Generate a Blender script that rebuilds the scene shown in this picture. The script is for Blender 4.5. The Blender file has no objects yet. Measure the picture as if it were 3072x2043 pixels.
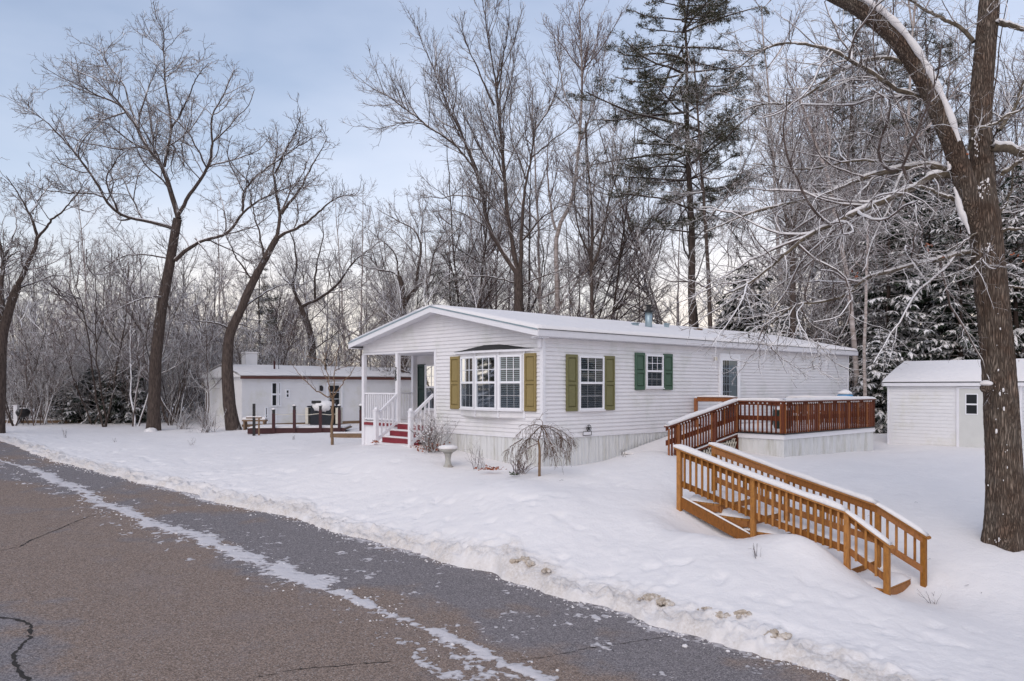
import bpy, math, random
import numpy as np
from math import radians as R, sin, cos, pi
from mathutils import Vector, Matrix

# ------------------------------------------------------------------ camera, sky, sun, exposure
FPX, CX, HY, CZ = 2394.0, 1536.0, 1160.0, 3.8      # focal length in photo pixels, centre, horizon row, eye height
sc = bpy.context.scene
col = sc.collection
cam_d = bpy.data.cameras.new('camera'); cam = bpy.data.objects.new('camera', cam_d); col.objects.link(cam)
cam.location = (0, 0, CZ); cam.rotation_euler = (R(90), 0, 0)
cam_d.sensor_width = 36; cam_d.lens = FPX/3072*36; cam_d.shift_y = (HY-1021.5)/3072
cam_d.clip_end = 3000; cam_d.clip_start = .1
sc.camera = cam
sc.view_settings.view_transform = 'Standard'; sc.view_settings.look = 'None'
sc.view_settings.gamma = 1; sc.view_settings.use_curve_mapping = False
sc.view_settings.exposure = 0.06
SUN_AZ, SUN_EL = 205.0, 42.0                         # degrees right of the view, degrees up
world = bpy.data.worlds.new('World'); sc.world = world; world.use_nodes = True
wn = world.node_tree; wn.nodes.clear()
def N(nt, typ, **kw):
    n = nt.nodes.new(typ)
    for k, v in kw.items():
        if k in n.inputs: n.inputs[k].default_value = v
        else: setattr(n, k, v)
    return n
def build_world():
    L = wn.links.new
    out = N(wn, 'ShaderNodeOutputWorld'); bg = N(wn, 'ShaderNodeBackground'); bg.inputs['Strength'].default_value = .14
    sky = N(wn, 'ShaderNodeTexSky', sky_type='NISHITA', sun_disc=False)
    sky.sun_elevation = R(SUN_EL); sky.sun_rotation = R(SUN_AZ)
    sky.air_density = 1.0; sky.dust_density = 1.6; sky.ozone_density = 1.5
    tc = N(wn, 'ShaderNodeTexCoord')
    mp = N(wn, 'ShaderNodeMapping'); mp.inputs['Scale'].default_value = (1, 1, 2.6)
    L(tc.outputs['Generated'], mp.inputs['Vector'])
    nz = N(wn, 'ShaderNodeTexNoise'); nz.inputs['Scale'].default_value = 2.3; nz.inputs['Detail'].default_value = 5; nz.inputs['Roughness'].default_value = .5
    L(mp.outputs['Vector'], nz.inputs['Vector'])
    sep = N(wn, 'ShaderNodeSeparateXYZ'); L(tc.outputs['Generated'], sep.inputs[0])
    # thin high cloud: thicker toward the horizon and toward the right of the view
    r1 = N(wn, 'ShaderNodeMapRange'); r1.inputs[1].default_value = 0; r1.inputs[2].default_value = .5; r1.inputs[3].default_value = .95; r1.inputs[4].default_value = .32
    L(sep.outputs['Z'], r1.inputs[0])
    r2 = N(wn, 'ShaderNodeMapRange'); r2.inputs[1].default_value = -.6; r2.inputs[2].default_value = .5; r2.inputs[3].default_value = -.18; r2.inputs[4].default_value = .22
    L(sep.outputs['X'], r2.inputs[0])
    r3 = N(wn, 'ShaderNodeMapRange'); r3.inputs[1].default_value = .35; r3.inputs[2].default_value = .65; r3.inputs[3].default_value = -.16; r3.inputs[4].default_value = .16
    L(nz.outputs[0], r3.inputs[0])
    a = N(wn, 'ShaderNodeMath', operation='ADD'); b = N(wn, 'ShaderNodeMath', operation='ADD', use_clamp=True)
    L(r1.outputs[0], a.inputs[0]); L(r2.outputs[0], a.inputs[1]); L(a.outputs[0], b.inputs[0]); L(r3.outputs[0], b.inputs[1])
    # cloud colour: cream low over the horizon, pale lavender above
    cr = N(wn, 'ShaderNodeValToRGB'); L(sep.outputs['Z'], cr.inputs[0])
    e = cr.color_ramp.elements
    e[0].position = 0.0; e[0].color = (.98, .84, .72, 1); e[1].position = .5; e[1].color = (.60, .67, .84, 1)
    m = e.new(.10); m.color = (.96, .88, .82, 1); m2 = e.new(.22); m2.color = (.72, .76, .87, 1)
    sc_ = N(wn, 'ShaderNodeVectorMath', operation='SCALE'); sc_.inputs['Scale'].default_value = 8.6
    L(cr.outputs[0], sc_.inputs[0])
    sk = N(wn, 'ShaderNodeVectorMath', operation='SCALE'); sk.inputs['Scale'].default_value = 1.05
    L(sky.outputs[0], sk.inputs[0])
    mx = N(wn, 'ShaderNodeMixRGB'); L(b.outputs[0], mx.inputs[0]); L(sk.outputs[0], mx.inputs[1]); L(sc_.outputs[0], mx.inputs[2])
    L(mx.outputs[0], bg.inputs[0]); L(bg.outputs[0], out.inputs[0])
build_world()
sun_d = bpy.data.lights.new('sun', 'SUN'); sun = bpy.data.objects.new('sun', sun_d); col.objects.link(sun)
sun_d.energy = 1.0; sun_d.angle = R(60); sun_d.color = (1, .90, .80)
sv = Vector((sin(R(SUN_AZ))*cos(R(SUN_EL)), cos(R(SUN_AZ))*cos(R(SUN_EL)), sin(R(SUN_EL))))
sun.rotation_euler = sv.to_track_quat('Z', 'Y').to_euler()

# ------------------------------------------------------------------ helpers
rng = np.random.default_rng(7); random.seed(7)
def at(px, py, Z): return ((px-CX)/FPX*Z, Z, CZ+(HY-py)/FPX*Z)
def s_on(px, P, d):      # distance along plan direction d from P at which a plan line meets column px
    a = (px-CX)/FPX
    return (a*P[1]-P[0])/(d[0]-a*d[1])
def tag(o, label=None, cat=None, group=None, kind=None):
    if label: o['label'] = label
    if cat: o['category'] = cat
    if group: o['group'] = group
    if kind: o['kind'] = kind
    return o
def empty(name, loc=(0, 0, 0), rz=0, label=None, cat=None, group=None):
    o = bpy.data.objects.new(name, None); col.objects.link(o); o.location = loc; o.rotation_euler = (0, 0, rz)
    o.empty_display_size = .1
    return tag(o, label, cat, group)
def link(name, me, mat, parent=None):
    o = bpy.data.objects.new(name, me); col.objects.link(o)
    if mat is not None and not me.materials: me.materials.append(mat)
    if parent: o.parent = parent
    return o
def np_mesh(name, V, F, smooth=False):
    me = bpy.data.meshes.new(name); V = np.asarray(V, dtype=np.float32); F = np.asarray(F, dtype=np.int32)
    me.vertices.add(len(V)); me.vertices.foreach_set('co', V.ravel())
    k = F.shape[1]; me.loops.add(F.size); me.loops.foreach_set('vertex_index', F.ravel())
    me.polygons.add(len(F)); me.polygons.foreach_set('loop_start', np.arange(0, F.size, k, dtype=np.int32))
    me.polygons.foreach_set('loop_total', np.full(len(F), k, dtype=np.int32))
    me.polygons.foreach_set('use_smooth', np.full(len(F), smooth))
    me.update(calc_edges=True); return me
class MB:
    def __init__(s, T=None): s.v = []; s.f = []; s.T = T
    def add(s, vs, fs):
        b = len(s.v); s.v += [s.T(*p) if s.T else tuple(p) for p in vs]; s.f += [tuple(i+b for i in f) for f in fs]; return s
    def hexa(s, p):   # 8 points: bottom 4 ccw, top 4 ccw
        return s.add(p, [(0, 3, 2, 1), (4, 5, 6, 7), (0, 1, 5, 4), (1, 2, 6, 5), (2, 3, 7, 6), (3, 0, 4, 7)])
    def box(s, x0, x1, y0, y1, z0, z1):
        return s.hexa([(x0, y0, z0), (x1, y0, z0), (x1, y1, z0), (x0, y1, z0), (x0, y0, z1), (x1, y0, z1), (x1, y1, z1), (x0, y1, z1)])
    def bar(s, a, b, w, h, up=(0, 0, 1)):   # rectangular bar from a to b, w sideways, h along up
        a, b, up = Vector(a), Vector(b), Vector(up); d = (b-a).normalized(); sd = d.cross(up).normalized()
        u = sd.cross(d).normalized() if abs(d.z) > .9 else up
        sd *= w/2; u = u*h/2
        return s.hexa([tuple(p) for p in (a-sd-u, a+sd-u, b+sd-u, b-sd-u, a-sd+u, a+sd+u, b+sd+u, b-sd+u)])
    def prism(s, poly, h0, h1, ax=2):   # poly extruded along axis
        n = len(poly)
        def P(q, h): return (q[0], q[1], h) if ax == 2 else ((q[0], h, q[1]) if ax == 1 else (h, q[0], q[1]))
        return s.add([P(q, h0) for q in poly]+[P(q, h1) for q in poly],
                     [tuple(range(n))[::-1], tuple(range(n, 2*n))]+[(i, (i+1) % n, n+(i+1) % n, n+i) for i in range(n)])
    def tube(s, pts, rads, n=8, cap=True):
        pts = [Vector(p) for p in pts]; vs = []
        if not hasattr(rads, '__len__'): rads = [rads]*len(pts)
        for i, p in enumerate(pts):
            d = (pts[min(i+1, len(pts)-1)]-pts[max(i-1, 0)]).normalized()
            a = Vector((1, 0, 0)) if abs(d.z) > .8 else Vector((0, 0, 1))
            x = d.cross(a).normalized(); y = d.cross(x)
            vs += [tuple(p+(x*cos(2*pi*k/n)+y*sin(2*pi*k/n))*rads[i]) for k in range(n)]
        fs = [(i*n+k, i*n+(k+1) % n, (i+1)*n+(k+1) % n, (i+1)*n+k) for i in range(len(pts)-1) for k in range(n)]
        if cap: fs += [tuple(range(n))[::-1], tuple(range((len(pts)-1)*n, len(pts)*n))]
        return s.add(vs, fs)
    def lathe(s, c, prof, n=20):   # prof: (r, z)
        vs = [(c[0]+r*cos(2*pi*k/n), c[1]+r*sin(2*pi*k/n), c[2]+z) for r, z in prof for k in range(n)]
        fs = [(i*n+k, i*n+(k+1) % n, (i+1)*n+(k+1) % n, (i+1)*n+k) for i in range(len(prof)-1) for k in range(n)]
        return s.add(vs, fs+[tuple(range(n))[::-1], tuple(range((len(prof)-1)*n, len(prof)*n))])
    def build(s, name, mat, parent=None, smooth=False, bevel=0):
        me = bpy.data.meshes.new(name); me.from_pydata(s.v, [], s.f); me.update()
        if smooth: me.polygons.foreach_set('use_smooth', [True]*len(me.polygons))
        o = link(name, me, mat, parent)
        if bevel:
            m = o.modifiers.new('edge', 'BEVEL'); m.width = bevel; m.segments = 1; m.limit_method = 'ANGLE'
        return o
def copy_tree(o, parent=None):
    c = o.copy(); col.objects.link(c); c.parent = parent
    for ch in o.children: copy_tree(ch, c)
    return c

# value noise, vectorised
_perm = np.random.default_rng(3).random((256, 256))
def vnoise(x, y):
    xi = np.floor(x).astype(int); yi = np.floor(y).astype(int); fx = x-xi; fy = y-yi
    fx = fx*fx*(3-2*fx); fy = fy*fy*(3-2*fy)
    g = lambda i, j: _perm[i & 255, j & 255]
    return (g(xi, yi)*(1-fx)+g(xi+1, yi)*fx)*(1-fy)+(g(xi, yi+1)*(1-fx)+g(xi+1, yi+1)*fx)*fy
def fbm(x, y, oct=4, gain=.5):
    a, t, n = 1., 0., 0.
    for k in range(oct):
        t = t+a*vnoise(x*2**k+17.3*k, y*2**k+5.1*k); n += a; a *= gain
    return t/n

# ------------------------------------------------------------------ materials
def newmat(name):
    m = bpy.data.materials.new(name); m.use_nodes = True; nt = m.node_tree
    return m, nt, nt.nodes['Principled BSDF']
def simple(name, c, rough=.6, var=.12, vscale=6., bump=0., bscale=30., metal=0., spec=.4, dirt=None, dscale=2.5, stretch=None):
    m, nt, b = newmat(name); L = nt.links.new
    tc = N(nt, 'ShaderNodeTexCoord'); src = tc.outputs['Object']
    if stretch:
        mp = N(nt, 'ShaderNodeMapping'); mp.inputs['Scale'].default_value = stretch; L(src, mp.inputs[0]); src = mp.outputs[0]
    nz = N(nt, 'ShaderNodeTexNoise'); nz.inputs['Scale'].default_value = vscale; nz.inputs['Detail'].default_value = 6; nz.inputs['Roughness'].default_value = .65
    L(src, nz.inputs['Vector'])
    r = N(nt, 'ShaderNodeMapRange'); r.inputs[1].default_value = .25; r.inputs[2].default_value = .75; r.inputs[3].default_value = 1-var; r.inputs[4].default_value = 1+var
    L(nz.outputs[0], r.inputs[0])
    hs = N(nt, 'ShaderNodeHueSaturation'); hs.inputs['Color'].default_value = (*c, 1); L(r.outputs[0], hs.inputs['Value'])
    outc = hs.outputs[0]
    if dirt:
        n2 = N(nt, 'ShaderNodeTexNoise'); n2.inputs['Scale'].default_value = dscale; n2.inputs['Detail'].default_value = 8; n2.inputs['Roughness'].default_value = .7
        L(src, n2.inputs['Vector'])
        r2 = N(nt, 'ShaderNodeMapRange'); r2.inputs[1].default_value = .5; r2.inputs[2].default_value = .72; L(n2.outputs[0], r2.inputs[0])
        mx = N(nt, 'ShaderNodeMixRGB'); L(r2.outputs[0], mx.inputs[0]); L(outc, mx.inputs[1]); mx.inputs[2].default_value = (*dirt, 1); outc = mx.outputs[0]
    L(outc, b.inputs['Base Color'])
    b.inputs['Roughness'].default_value = rough; b.inputs['Metallic'].default_value = metal; b.inputs['Specular IOR Level'].default_value = spec
    if bump:
        n3 = N(nt, 'ShaderNodeTexNoise'); n3.inputs['Scale'].default_value = bscale; n3.inputs['Detail'].default_value = 5; L(src, n3.inputs['Vector'])
        bp = N(nt, 'ShaderNodeBump'); bp.inputs['Strength'].default_value = bump; bp.inputs['Distance'].default_value = .02
        L(n3.outputs[0], bp.inputs['Height']); L(bp.outputs[0], b.inputs['Normal'])
    return m
SNOWC = (.82, .80, .81)
def snowy(name, c1, c2, lo, hi, nscale, amount=.5, rough=.85, bscale=25., bump=.4, cscale=3., stretch=(1, 1, 1)):
    """bark or needles with snow lying on faces that look up, broken up by noise"""
    m, nt, b = newmat(name); L = nt.links.new
    tc = N(nt, 'ShaderNodeTexCoord'); g = N(nt, 'ShaderNodeNewGeometry'); sp = N(nt, 'ShaderNodeSeparateXYZ'); L(g.outputs['Normal'], sp.inputs[0])
    mp = N(nt, 'ShaderNodeMapping'); mp.inputs['Scale'].default_value = stretch; L(tc.outputs['Object'], mp.inputs[0])
    n1 = N(nt, 'ShaderNodeTexNoise'); n1.inputs['Scale'].default_value = cscale; n1.inputs['Detail'].default_value = 6; n1.inputs['Roughness'].default_value = .7; L(mp.outputs[0], n1.inputs['Vector'])
    cr = N(nt, 'ShaderNodeMapRange'); cr.inputs[1].default_value = .35; cr.inputs[2].default_value = .65; L(n1.outputs[0], cr.inputs[0])
    mx = N(nt, 'ShaderNodeMixRGB'); L(cr.outputs[0], mx.inputs[0]); mx.inputs[1].default_value = (*c1, 1); mx.inputs[2].default_value = (*c2, 1)
    n2 = N(nt, 'ShaderNodeTexNoise'); n2.inputs['Scale'].default_value = nscale; n2.inputs['Detail'].default_value = 4; L(tc.outputs['Object'], n2.inputs['Vector'])
    a = N(nt, 'ShaderNodeMath', operation='MULTIPLY_ADD'); L(n2.outputs[0], a.inputs[0]); a.inputs[1].default_value = amount*2; a.inputs[2].default_value = -amount
    ad = N(nt, 'ShaderNodeMath', operation='ADD'); L(sp.outputs['Z'], ad.inputs[0]); L(a.outputs[0], ad.inputs[1])
    r = N(nt, 'ShaderNodeMapRange'); r.inputs[1].default_value = lo; r.inputs[2].default_value = hi; L(ad.outputs[0], r.inputs[0])
    m2 = N(nt, 'ShaderNodeMixRGB'); L(r.outputs[0], m2.inputs[0]); L(mx.outputs[0], m2.inputs[1]); m2.inputs[2].default_value = (*SNOWC, 1)
    L(m2.outputs[0], b.inputs['Base Color']); b.inputs['Roughness'].default_value = rough; b.inputs['Specular IOR Level'].default_value = .2
    if bump:
        n3 = N(nt, 'ShaderNodeTexNoise'); n3.inputs['Scale'].default_value = bscale; n3.inputs['Detail'].default_value = 6; L(mp.outputs[0], n3.inputs['Vector'])
        bp = N(nt, 'ShaderNodeBump'); bp.inputs['Strength'].default_value = bump; bp.inputs['Distance'].default_value = .03; L(n3.outputs[0], bp.inputs['Height']); L(bp.outputs[0], b.inputs['Normal'])
    return m
M = {}
def snow_mat(name, dirty):
    m, nt, b = newmat(name); L = nt.links.new
    tc = N(nt, 'ShaderNodeTexCoord')
    n1 = N(nt, 'ShaderNodeTexNoise'); n1.inputs['Scale'].default_value = .7; n1.inputs['Detail'].default_value = 8; n1.inputs['Roughness'].default_value = .6; L(tc.outputs['Object'], n1.inputs['Vector'])
    n2 = N(nt, 'ShaderNodeTexNoise'); n2.inputs['Scale'].default_value = 22; n2.inputs['Detail'].default_value = 6; n2.inputs['Roughness'].default_value = .7; L(tc.outputs['Object'], n2.inputs['Vector'])
    mx = N(nt, 'ShaderNodeMixRGB'); L(n1.outputs[0], mx.inputs[0]); mx.inputs[1].default_value = (.735, .705, .70, 1); mx.inputs[2].default_value = (.80, .77, .765, 1)
    c = mx.outputs[0]
    if dirty:
        at_ = N(nt, 'ShaderNodeAttribute', attribute_name='dirt')
        mu = N(nt, 'ShaderNodeMath', operation='MULTIPLY_ADD'); L(n2.outputs[0], mu.inputs[0]); mu.inputs[1].default_value = 1.4; mu.inputs[2].default_value = -.35
        m3 = N(nt, 'ShaderNodeMath', operation='MULTIPLY', use_clamp=True); L(mu.outputs[0], m3.inputs[0]); L(at_.outputs['Fac'], m3.inputs[1])
        m2 = N(nt, 'ShaderNodeMixRGB'); L(m3.outputs[0], m2.inputs[0]); L(c, m2.inputs[1]); m2.inputs[2].default_value = (.36, .29, .22, 1); c = m2.outputs[0]
    L(c, b.inputs['Base Color']); b.inputs['Roughness'].default_value = .75; b.inputs['Specular IOR Level'].default_value = .25
    bp = N(nt, 'ShaderNodeBump'); bp.inputs['Strength'].default_value = .55; bp.inputs['Distance'].default_value = .02
    ad = N(nt, 'ShaderNodeMath', operation='ADD'); n4 = N(nt, 'ShaderNodeTexNoise'); n4.inputs['Scale'].default_value = 5; n4.inputs['Detail'].default_value = 4; L(tc.outputs['Object'], n4.inputs['Vector'])
    m4 = N(nt, 'ShaderNodeMath', operation='MULTIPLY'); L(n4.outputs[0], m4.inputs[0]); m4.inputs[1].default_value = 2.0
    L(n2.outputs[0], ad.inputs[0]); L(m4.outputs[0], ad.inputs[1]); L(ad.outputs[0], bp.inputs['Height']); L(bp.outputs[0], b.inputs['Normal'])
    return m
M['snow'] = snow_mat('snow', False); M['snow_dirty'] = snow_mat('snow_ground', True)
def asphalt():
    m, nt, b = newmat('asphalt'); L = nt.links.new
    tc = N(nt, 'ShaderNodeTexCoord')
    def noise(s, d=6, r=.65):
        n = N(nt, 'ShaderNodeTexNoise'); n.inputs['Scale'].default_value = s; n.inputs['Detail'].default_value = d; n.inputs['Roughness'].default_value = r; L(tc.outputs['Object'], n.inputs['Vector']); return n
    big = noise(.32, 5, .62); r1 = N(nt, 'ShaderNodeMapRange'); r1.inputs[1].default_value = .46; r1.inputs[2].default_value = .54; L(big.outputs[0], r1.inputs[0])
    la = N(nt, 'ShaderNodeAttribute', attribute_name='lane'); lm = N(nt, 'ShaderNodeMath', operation='MULTIPLY_ADD'); L(la.outputs['Fac'], lm.inputs[0]); lm.inputs[1].default_value = .14; lm.inputs[2].default_value = -.06
    ls = N(nt, 'ShaderNodeMath', operation='ADD'); L(big.outputs[0], ls.inputs[0]); L(lm.outputs[0], ls.inputs[1]); L(ls.outputs[0], r1.inputs[0])
    mx = N(nt, 'ShaderNodeMixRGB'); L(r1.outputs[0], mx.inputs[0]); mx.inputs[1].default_value = (.185, .166, .168, 1); mx.inputs[2].default_value = (.222, .166, .134, 1)
    vo = N(nt, 'ShaderNodeTexVoronoi'); vo.inputs['Scale'].default_value = 70; L(tc.outputs['Object'], vo.inputs['Vector'])
    sp = N(nt, 'ShaderNodeSeparateColor'); L(vo.outputs['Color'], sp.inputs[0])
    r2 = N(nt, 'ShaderNodeMapRange'); r2.inputs[1].default_value = 0; r2.inputs[2].default_value = 1; r2.inputs[3].default_value = .45; r2.inputs[4].default_value = 1.55; L(sp.outputs[0], r2.inputs[0])
    hs = N(nt, 'ShaderNodeHueSaturation'); L(mx.outputs[0], hs.inputs['Color']); L(r2.outputs[0], hs.inputs['Value'])
    # pale aggregate specks and dried salt film
    r3 = N(nt, 'ShaderNodeMapRange'); r3.inputs[1].default_value = .90; r3.inputs[2].default_value = .97; r3.inputs[4].default_value = .65; L(sp.outputs[1], r3.inputs[0])
    m2 = N(nt, 'ShaderNodeMixRGB'); L(r3.outputs[0], m2.inputs[0]); L(hs.outputs[0], m2.inputs[1]); m2.inputs[2].default_value = (.42, .38, .36, 1)
    salt = noise(1.1, 8, .7); r4 = N(nt, 'ShaderNodeMapRange'); r4.inputs[1].default_value = .5; r4.inputs[2].default_value = .8; r4.inputs[4].default_value = .35; L(salt.outputs[0], r4.inputs[0])
    m3 = N(nt, 'ShaderNodeMixRGB'); L(r4.outputs[0], m3.inputs[0]); L(m2.outputs[0], m3.inputs[1]); m3.inputs[2].default_value = (.24, .215, .22, 1)
    L(m3.outputs[0], b.inputs['Base Color']); b.inputs['Roughness'].default_value = .82; b.inputs['Specular IOR Level'].default_value = .25
    bp = N(nt, 'ShaderNodeBump'); bp.inputs['Strength'].default_value = .7; bp.inputs['Distance'].default_value = .006; L(vo.outputs['Distance'], bp.inputs['Height']); L(bp.outputs[0], b.inputs['Normal'])
    return m
M['asphalt'] = asphalt()
M['crack'] = simple('crack', (.03, .025, .022), .95, .4, 9)
M['vinyl'] = simple('white_vinyl', (.74, .72, .735), .45, .05, 1.5, bump=.05, bscale=8, dirt=(.60, .60, .57), dscale=.8)
M['trim'] = simple('white_trim', (.76, .75, .78), .4, .04, 3)
M['skirt'] = simple('skirting', (.66, .66, .66), .5, .1, 3, dirt=(.48, .47, .42), dscale=1.2, stretch=(3, 3, .6))
M['soffit'] = simple('soffit', (.68, .67, .70), .6, .05, 4)
M['window_white'] = simple('window_white', (.80, .80, .83), .35, .03, 4)
M['blind'] = simple('blind', (.36, .40, .41), .5, .06, 5)
M['dark_room'] = simple('dark_room', (.012, .014, .017), .8, .5, 2)
M['screen'] = simple('insect_screen', (.035, .045, .06), .6, .2, 20)
M['olive'] = simple('ochre_shutter', (.26, .195, .075), .55, .10, 14, bump=.15, bscale=40, stretch=(4, 4, 1))
M['olive2'] = simple('olive_shutter', (.160, .150, .062), .55, .10, 14, bump=.15, bscale=40, stretch=(4, 4, 1))
M['green'] = simple('green_shutter', (.050, .105, .068), .5, .12, 14, bump=.1, bscale=40, stretch=(4, 4, 1))
M['dkgreen'] = simple('dark_green_shutter', (.015, .035, .03), .5, .1, 12)
M['shingle'] = simple('dark_shingle', (.03, .03, .032), .9, .4, 30, bump=.5, bscale=50)
M['redpaint'] = simple('red_step_paint', (.22, .018, .03), .5, .15, 8, dirt=(.12, .012, .02), dscale=3)
def wood(name, c, dark, stretch=(1, 1, 14)):
    m = simple(name, c, .7, .28, 3.5, bump=.4, bscale=14, dirt=dark, dscale=2.6, stretch=stretch); nt = m.node_tree; b = nt.nodes['Principled BSDF']; L = nt.links.new
    src = b.inputs['Base Color'].links[0].from_socket; oi = N(nt, 'ShaderNodeObjectInfo'); r = N(nt, 'ShaderNodeMapRange'); r.inputs[3].default_value = .72; r.inputs[4].default_value = 1.22; L(oi.outputs['Random'], r.inputs[0])
    r2 = N(nt, 'ShaderNodeMapRange'); r2.inputs[3].default_value = 1.04; r2.inputs[4].default_value = .93; L(oi.outputs['Random'], r2.inputs[0])
    hs = N(nt, 'ShaderNodeHueSaturation'); L(src, hs.inputs['Color']); L(r.outputs[0], hs.inputs['Value']); L(r2.outputs[0], hs.inputs['Saturation']); L(hs.outputs[0], b.inputs['Base Color']); return m
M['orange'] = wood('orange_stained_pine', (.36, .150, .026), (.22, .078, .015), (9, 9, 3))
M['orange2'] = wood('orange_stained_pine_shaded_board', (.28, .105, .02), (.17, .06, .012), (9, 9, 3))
M['redwood'] = wood('red_brown_deck_stain', (.135, .030, .008), (.055, .013, .006), (9, 9, 3))
M['redwood2'] = wood('amber_deck_stain', (.26, .085, .02), (.14, .04, .012), (9, 9, 3))
M['lattice'] = simple('cream_lattice', (.58, .54, .46), .6, .1, 8)
M['grey_metal'] = simple('galvanised_metal', (.30, .38, .42), .4, .15, 8, metal=.5)
M['black'] = simple('black_metal', (.015, .014, .015), .45, .3, 12)
M['dark_cloth'] = simple('black_cover', (.012, .015, .022), .65, .3, 6)
M['concrete'] = simple('birdbath_concrete', (.40, .39, .36), .85, .15, 12, bump=.3, bscale=30, dirt=(.22, .16, .13), dscale=6)
M['blue'] = simple('blue_plastic', (.06, .24, .45), .4, .1, 8)
M['maroon'] = simple('maroon_post', (.055, .018, .02), .7, .2, 8)
M['fascia_brown'] = simple('brown_fascia', (.11, .045, .035), .6, .15, 6)
M['siding2'] = simple('aged_white_siding', (.74, .73, .74), .55, .06, 1.2, dirt=(.62, .60, .52), dscale=.7)
M['timber'] = simple('weathered_timber', (.20, .13, .08), .85, .25, 8, bump=.3)
M['door_tan'] = simple('shed_door', (.60, .60, .58), .5, .05, 3)
M['curtain'] = simple('curtain', (.34, .37, .37), .8, .1, 10, stretch=(12, 12, 1))
M['leaf'] = simple('russet_leaves', (.30, .075, .02), .8, .35, 20)
M['leafgreen'] = simple('dull_green_leaves', (.05, .07, .03), .7, .4, 14)
def glass():
    m, nt, b = newmat('window_glass'); L = nt.links.new; out = nt.nodes['Material Output']
    t = N(nt, 'ShaderNodeBsdfTransparent'); t.inputs[0].default_value = (.80, .86, .90, 1); g = N(nt, 'ShaderNodeBsdfGlossy'); g.inputs['Roughness'].default_value = .03; g.inputs['Color'].default_value = (.85, .9, .95, 1)
    fr = N(nt, 'ShaderNodeFresnel'); fr.inputs['IOR'].default_value = 1.5
    mx = N(nt, 'ShaderNodeMixShader'); L(fr.outputs[0], mx.inputs[0]); L(t.outputs[0], mx.inputs[1]); L(g.outputs[0], mx.inputs[2]); L(mx.outputs[0], out.inputs[0])
    return m
M['glass'] = glass()
M['bark'] = snowy('grey_brown_bark', (.032, .024, .021), (.115, .086, .073), .36, .58, 1.6, .50, bscale=9, cscale=7, bump=.9, stretch=(3, 3, .6))
M['twig'] = snowy('bare_twigs', (.055, .041, .037), (.150, .115, .104), .18, .45, .9, .5, bump=0)
M['twig_snow'] = snowy('snow_lined_twigs', (.060, .043, .037), (.17, .13, .115), -.05, .25, .8, .30, bump=0)
M['twig_pink'] = snowy('purple_brown_twigs', (.095, .062, .058), (.18, .125, .115), .22, .48, .9, .4, bump=0)
M['oakbark'] = snowy('deep_furrowed_oak_bark', (.045, .028, .020), (.26, .185, .14), .66, .8, 2.6, .35, bscale=20, bump=1., cscale=11, stretch=(2.2, 2.2, .35))
M['lichen'] = snowy('lichened_oak_limb', (.05, .038, .028), (.16, .13, .095), .72, .88, 3., .3, bscale=20, bump=.5, cscale=6)
M['birch'] = snowy('white_birch_bark', (.20, .155, .13), (.52, .46, .44), .7, .9, 2, .3, bscale=8, bump=.2, cscale=2.0, stretch=(.6, .6, 4))
M['needles'] = snowy('pine_needles', (.040, .045, .022), (.095, .085, .050), .50, .85, 1.2, .45, bump=0, cscale=1.)
M['needles_red'] = snowy('hemlock_needles', (.012, .022, .014), (.035, .048, .028), .70, .95, 1.2, .45, bump=0, cscale=1.)
M['sprucebark'] = snowy('dark_conifer_bark', (.035, .024, .02), (.08, .055, .045), .5, .7, 1.6, .4, cscale=5, stretch=(3, 3, .5))

# ------------------------------------------------------------------ ground heights (relative to the eye), road geometry
SD = np.array([.7668, -.6418]); ND = np.array([.6418, .7668]); S0 = np.array([-18.7, 29.0])
def sn(x, y): return (x-S0[0])*SD[0]+(y-S0[1])*SD[1], (x-S0[0])*ND[0]+(y-S0[1])*ND[1]
def xy(s, n): return S0[0]+s*SD[0]+n*ND[0], S0[1]+s*SD[1]+n*ND[1]
def rp(s): return -1.95-.0557*(np.sqrt(s*s+16)+s)/2      # road surface height
def on_road(px, py):
    Z = 20.
    for _ in range(40):
        X = (px-CX)/FPX*Z; s, n = sn(X, Z); Z = .5*Z+.5*(-rp(s))*FPX/(py-HY)
    s, n = sn((px-CX)/FPX*Z, Z); return float(s), float(n)
EDGE = [(-160, 1296), (0, 1322), (60, 1345), (168, 1384), (295, 1416), (432, 1450), (575, 1481), (611, 1497), (753, 1529), (890, 1557), (992, 1592), (1094, 1621), (1254, 1661), (1382, 1694), (1483, 1715), (1553, 1752),
        (1668, 1782), (1750, 1810), (1890, 1845), (1954, 1884), (2081, 1909), (2240, 1947), (2368, 1985), (2495, 2018), (2700, 2080)]
es = np.array(sorted(on_road(*p) for p in EDGE)); es = np.vstack([[es[0, 0]-60, es[0, 1]-2], es, [es[-1, 0]+60, es[-1, 1]]])
def n_edge(s): return np.interp(s, es[:, 0], es[:, 1])
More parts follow.
